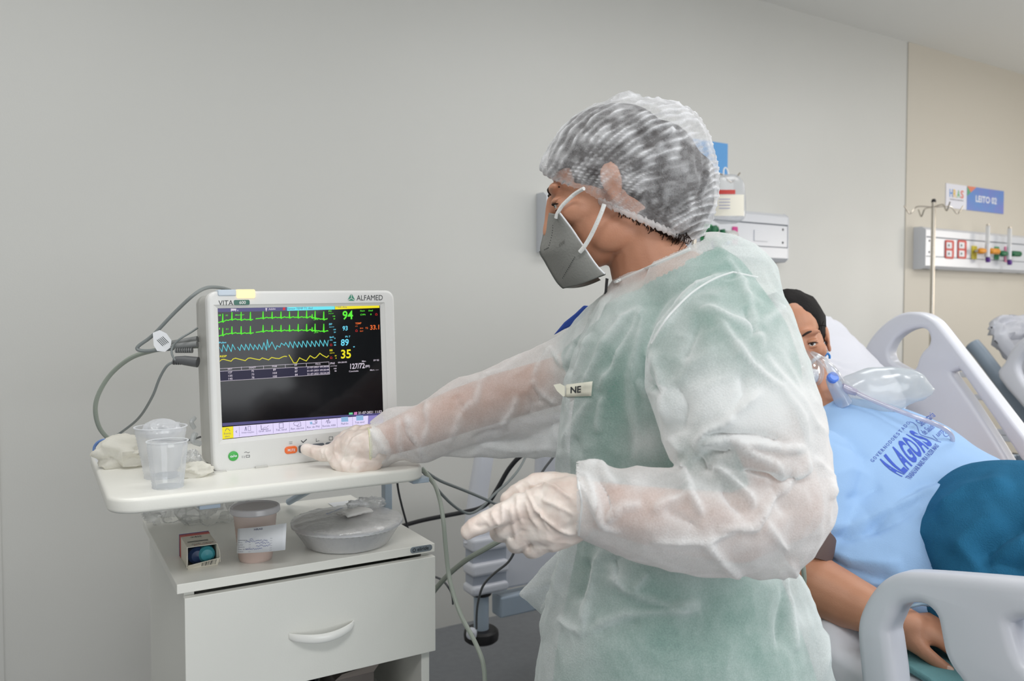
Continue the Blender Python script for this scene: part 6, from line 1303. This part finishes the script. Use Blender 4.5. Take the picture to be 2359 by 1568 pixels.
x_, y_, z_ = proj(getv(me)); q0_ = np.clip((y_ - 860) / 40, 0, 1) * np.clip((x_ - 1480) / 60, 0, 1) * (z_ < 1.2) * np.clip((1290 - y_) / 30, 0, 1); DN += q0_ * .16
set_dens(me, DN)
v = getv(me); px, py, dd = proj(v)
neck = (py < 648 - (px - 1400) * .44) & (px < 1620) & (py < 645)
def beyond(p, q): return (px - p[0]) * (q[1] - p[1]) - (py - p[1]) * (q[0] - p[0]) > 0
cutN = (px < 1326) & (dd < 1.15) & (py > 1050) & (py < 1260)
cutF = (px < 851) & (py > 950)
hem = v[:, 2] < .46
delete_where(me, neck | cutN | cutF | hem)
M_gown = film('gown_fabric', (250, 252, 253), .46, .6, 0.0, .40, bump=.35, scale=500, oscale=14, ovar=.10, trans=.35, weave=True, dens=True)
gown = obj('gown', me, M_gown, nu, fixn=False, auto=180, label='translucent white gown')
def on_mesh(me_v, me_p): return bvhtree.BVHTree.FromPolygons([Vector(p) for p in me_v], me_p)
gv = getv(me) + V(*gown['wloc']); gt = on_mesh(gv, [tuple(p.vertices) for p in me.polygons])
# neck binding of the gown
g = MB(); nb = []
for t in np.linspace(0, 1, 14):
    x = 1402 + (1590 - 1402) * t; y = 652 - (x - 1400) * .44 + 2; nb.append(on_shirt(x, y + 3, -.001, gt))
g.tube(nb, .0024, 8); obj('neck_binding', g, film('binding_white', (246, 248, 248), .85, .1, 0), gown)
# cuff elastic and seams
M_seam = film('seam_white', (250, 251, 251), .8, .3, 0, .2)
g = MB()
for L in (zB((0, 470), (60, 370), (120, 300), (200, 225), (300, 165), (385, 135)), zB((385, 135), (430, 145), (500, 160)), [(1329, 1070), (1332, 1110), (1340, 1160), (1336, 1200), (1333, 1232)]):
    pts = [on_shirt(x, y, .0006, gt) for x, y in L]; g.tube(pts, .0014, 6)
obj('seam', g, M_seam, gown, kind='stuff')
# name tape on the chest
g = MB(); TQ = quadf((1300, 886), (1365, 878), (1362, 912), (1300, 914)); n = 10; vs = []; fs = []
for i in range(n + 1):
    for j in range(4): vs.append(on_shirt(*TQ(i / n, j / 3), .003, gt))
for i in range(n):
    for j in range(3): k = i * 4 + j; fs.append((k, k + 1, k + 5, k + 4))
tpo = tag(obj('name_tape', g.add(vs, fs), mat('tape_cream', (236, 234, 218), .6), solid=.0004), 'strip of cream name tape stuck across the gown’s chest', 'tape')
g = MB(); vs = [on_shirt(*TQ(.22 + .38 * u, .28 + .5 * v_), .0045, gt) for u, v_ in text_uv('NE', bold=.03)[0]]; g.add(vs, text_uv('NE', bold=.03)[1]); obj('tape_lettering', g, M_ink, tpo, smooth=False)
tl = [P(1301, 889, 1.20), P(1290, 883, 1.20), P(1275, 886, 1.195), P(1283, 900, 1.19), P(1297, 913, 1.19), P(1301, 912, 1.195)]
tz = proj(on_shirt(1305, 900, .003, gt))[2]; tl = [P(*proj(p)[:2], tz) for p in tl]
obj('loose_end', MB().loft([tl, [p - FW * .0006 for p in tl]]), bpy.data.materials['tape_cream'], tpo, smooth=False)
# blue strap over the far shoulder, black cord at the collar
bs = [(1275, 772), (1300, 742), (1325, 722), (1345, 703), (1360, 705), (1345, 730), (1330, 745), (1300, 758)]
g = MB().loft([[P(x, y, 1.50) for x, y in bs], [P(x, y, 1.515) for x, y in bs]])
obj('shoulder_strap', g, mat('strap_blue', (44, 78, 170), .7), nu, smooth=False, bevel=.003, label='royal blue strap')
g = MB().loft([[P(x, y, 1.262) for x, y in ((1395, 640), (1402, 642), (1398, 677), (1392, 678))], [P(x, y, 1.266) for x, y in ((1395, 640), (1402, 642), (1398, 677), (1392, 678))]])
obj('lanyard', g, M_black, nu, smooth=False, label='black cord')
# hair, bun and cap
g = MB(); R = hn.R(); g.ball(hn.p(0, -.024, .040), (.081, .102, .088), R, 40, 26)
bunc = P(1566, 420, 1.30); g.ball(bunc, (.056, .056, .058), None, 30, 20); g.chain([(P(1500, 400, 1.3), .085), (P(1545, 460, 1.3), .055)], 24); g.chain([(P(1480, 500, 1.295), .045), (P(1560, 500, 1.3), .045), (P(1580, 460, 1.3), .045)], 16); g.chain([(P(1470, 500, 1.262), .022), (P(1520, 520, 1.265), .026), (P(1560, 528, 1.285), .024)], 14)
me = remesh(g, .005, 4); v = getv(me); l_ = (v - hn.c) @ np.stack([hn.x, hn.f, hn.u], 1)
k = np.clip((l_[:, 1] - .045) / .03, 0, 1) * np.clip((.050 - l_[:, 2]) / .015, 0, 1); v = v - np.outer(k * .06, hn.f); setv(me, v); crumple(me, .002, 16)
hr = obj('hair', me, M_hairb, nu, fixn=False)
g = MB(); rnd = random.Random(4)
for k in range(320):
    t = rnd.random(); x = 1425 + 150 * t; y = 487 + 42 * math.sin(min(1, t * 1.1) * 1.5) ; s = P(x, y, 1.24 + .02 * t); L = rnd.uniform(12, 40) * (0.5 + t * .7)
    a = rnd.uniform(.2, 1.9); e = P(x + L * .5 * math.cos(a), y + L * .5, 1.24 + rnd.uniform(-.004, .02)); e2 = P(x + L * (math.cos(a) * .6 - .3) , y + L * rnd.uniform(.7, 1.1), 1.245 + rnd.uniform(0, .025))
    g.tube([s, e, e2], [.0008, .0006, .0003], 4)
obj('hair_strands', g, M_hairb, hr, kind='stuff')
cp = [((1395, 232), (1480, 222), .035), ((1352, 248), (1558, 238), .080), ((1315, 275), (1604, 262), .100), ((1284, 308), (1632, 305), .110), ((1262, 342), (1648, 352), .114), ((1247, 372), (1656, 400), .112), ((1250, 397), (1655, 448), .109), ((1285, 418), (1645, 497), .103), ((1322, 436), (1618, 536), .094), ((1348, 448), (1585, 552), .089)]
cr_ = [ring2(a, b, 1.30, 1.30, w, 180) for a, b, w in cp]; rb = blend_rings(cr_, 14)
# rounded top
top = [np.array(rb[0]).mean(0) + (np.array(rb[0]) - np.array(rb[0]).mean(0)) * s + UP * .012 * (1 - s * s) for s in (.05, .3, .6, .85)]
g = MB().loft(top + rb, cap=False); me = g.mesh()
v = getv(me); v0 = v.copy(); bm = bmesh.new(); bm.from_mesh(me); bmesh.ops.recalc_face_normals(bm, faces=bm.faces); bm.to_mesh(me); bm.free(); n = getn(me); x, y, d = proj(v)
c3 = P(1450, 380, 1.30); s_ = np.sign(((v - c3) * n).sum(1)); n = n * s_[:, None]
# pleats fan out diagonally from the front edge to the back seam
ang = np.radians(-22 - 38 * np.clip((1560 - x) / 300, 0, 1)); q_ = (x - 1450) * -np.sin(ang) + (y - 380) * np.cos(ang)
wob = np.array([noise.noise(Vector((p[0] * 14, p[1] * 14, p[2] * 14))) for p in v]); w2_ = np.array([noise.noise(Vector((p[0] * 40 + 3, p[1] * 40, p[2] * 40))) for p in v])
w3_ = np.array([noise.noise(Vector((p[0] * 90 + 3, p[1] * 90, p[2] * 90))) for p in v]); ph = q_ / 15.0 + wob * 1.3 + w2_ * .35; pl_ = (1 - np.abs(np.mod(ph, 1) * 2 - 1)) ** 4
amp = .0032 * (0.45 + .8 * (wob + .5))
v = v + n * (pl_ * amp + wob * .003 + w2_ * .0018)[:, None]; setv(me, v)
set_dens(me, pl_ * np.clip(.42 + 1.2 * wob + 1.2 * w2_, .08, .9) * .8 + .25 * np.clip(w3_ * 1.6, 0, .6) + .15 * np.clip(w2_ * 2, 0, 1) - .09 + .25 * np.clip((1300 - x) / 50, 0, 1) + .12 * np.clip(w2_ * 2, 0, 1))
folds(me, [(.007, 5, [(1400, 432), (1450, 385), (1500, 350), (1545, 300), (1580, 260)]), (.006, 5, [(1600, 270), (1625, 330), (1628, 400), (1610, 460)]), (.005, 4, [(1605, 310), (1612, 380), (1600, 440), (1575, 500)]), (.005, 4, [(1590, 360), (1600, 420), (1570, 470)])])
M_cap = film('cap_fabric', (250, 251, 254), .24, .62, 0, .38, bump=.5, scale=260, oscale=30, ovar=.10, trans=.25, weave=True, dens=True)
capo = obj('hair_cap', me, M_cap, nu, auto=180, label='pleated translucent hair cap')
lr = np.array(rb[-1]); g = MB(); rings = []
cen = lr.mean(0)
for i, p in enumerate(lr):
    w = .0034 + .0010 * math.sin(i * 1.9) + .0008 * math.sin(i * 3.3); rad = nrm(p - cen)
    rings.append([p + rad * (w * math.cos(t) - .001) + UP * (w * 1.6 * math.sin(t)) for t in np.linspace(0, 2 * math.pi, 8, endpoint=False)])
rings.append(rings[0]); g.loft(rings, cap=False); obj('elastic_edge', g, film('cap_edge', (246, 244, 244), .55, .3, 0, .25, bump=.5, scale=200), capo, auto=180)
# grey mask
sea = [(1263, 489), (1257, 515), (1251, 545), (1245, 578), (1256, 600), (1270, 625), (1284, 648), (1297, 662)]
edg = [(1290, 491), (1303, 508), (1318, 528), (1334, 552), (1350, 576), (1366, 600), (1380, 618), (1393, 631)]
Mm = mat('mask_grey', (140, 140, 136), .8, bump=.35, scale=260); nS = 7; m_ = 18
mk = thing_ = None
sa = [P(*p, 1.312) for p in sea]; mid_n = hn.x if hn.x @ FW > 0 else -hn.x
def mside(sgn):
    vs = []; fs = []
    e_ = []
    for (x, y) in edg:
        w = .062; e_.append(P(x, y, 1.312 - .070) if sgn < 0 else None)
    if sgn > 0: 
        for (x, y) in edg: p = P(x, y, 1.242); q = p + mid_n * 2 * ((sa[3] - p) @ mid_n); e_.append(q)
        e_ = e_[-len(edg):]
    s2, _ = spline([V(*p) for p in sa], [0] * len(sa), 4); e2, _ = spline([V(*p) for p in e_], [0] * len(e_), 4)
    bulge = -mid_n if sgn < 0 else mid_n
    for a, b in zip(s2, e2):
        for k in range(m_ + 1):
            t = k / m_; vs.append(a * (1 - t) + b * t + bulge * .016 * math.sin(math.pi * t) ** .8 + UP * (-.004) * math.sin(math.pi * t))
    for i in range(len(s2) - 1):
        for k in range(m_): j = i * (m_ + 1) + k; fs.append((j, j + 1, j + m_ + 2, j + m_ + 1))
    return vs, fs, s2, e2
msk = None
for s in (-1, 1):
    vs, fs, s2, e2 = mside(s); o_ = obj('face_mask', MB().add(vs, fs), Mm, nu if msk is None else msk, solid=.0018, auto=180) if msk is None else obj('far_panel', MB().add(vs, fs), Mm, msk, solid=.0018, auto=180)
    if msk is None:
        msk = o_; o_['label'] = 'folded grey respirator mask'
        vt = bvhtree.BVHTree.FromPolygons([Vector(p) for p in vs], fs)
        obj('mask_edge', MB().tube(e2, .0016, 6, sm=False), M_paper, msk); obj('mask_seam', MB().tube(s2[12:] + [e2[-1] * .4 + s2[-1] * .6 - UP * .002, e2[-1]], .0022, 6, sm=False), mat('mask_seam_grey', (104, 106, 102), .8, bump=.8, scale=900), msk)
        g = MB()
        def mp(x, y, off=.0022): return on_shirt(x, y, off, vt)
        for k in range(13): t = k / 12; a = mp(1296 + 28 * t, 640 - 48 * t); g.ball(a, .0009, nu=6, nv=4)
        for k in range(14): t = k / 13; a = mp(1254 + 20 * math.sin(t * 1.5), 575 - 14 * t - 60 * max(0, t - .3)); g.ball(a, .0009, nu=6, nv=4)
        obj('stitching', g, mat('stitch_dark', (70, 72, 70), .8), msk, kind='stuff')
        g = MB(); text_on(g, 'KN95', lambda u, v_: mp(1288 + 13 * u, 570 - 10 * u - 9 * v_, .002)); obj('mask_lettering', g, mat('emboss_grey', (112, 112, 108), .8), msk, smooth=False)
M_band = mat('elastic_white', (234, 234, 232), .7, bump=.5, scale=500)
obj('ear_loop', MB().tube([P(1281, 502, 1.250), P(1284, 492, 1.246), P(1295, 474, 1.238), P(1310, 459, 1.230), P(1325, 446, 1.222), P(1345, 434, 1.205)], .0030, 10), M_band, nu)
obj('ear_loop', MB().tube([P(1336, 580, 1.236), P(1346, 568, 1.230), P(1360, 545, 1.222), P(1374, 516, 1.212), P(1386, 488, 1.206), P(1392, 470, 1.204)], .0034, 10), M_band, nu)
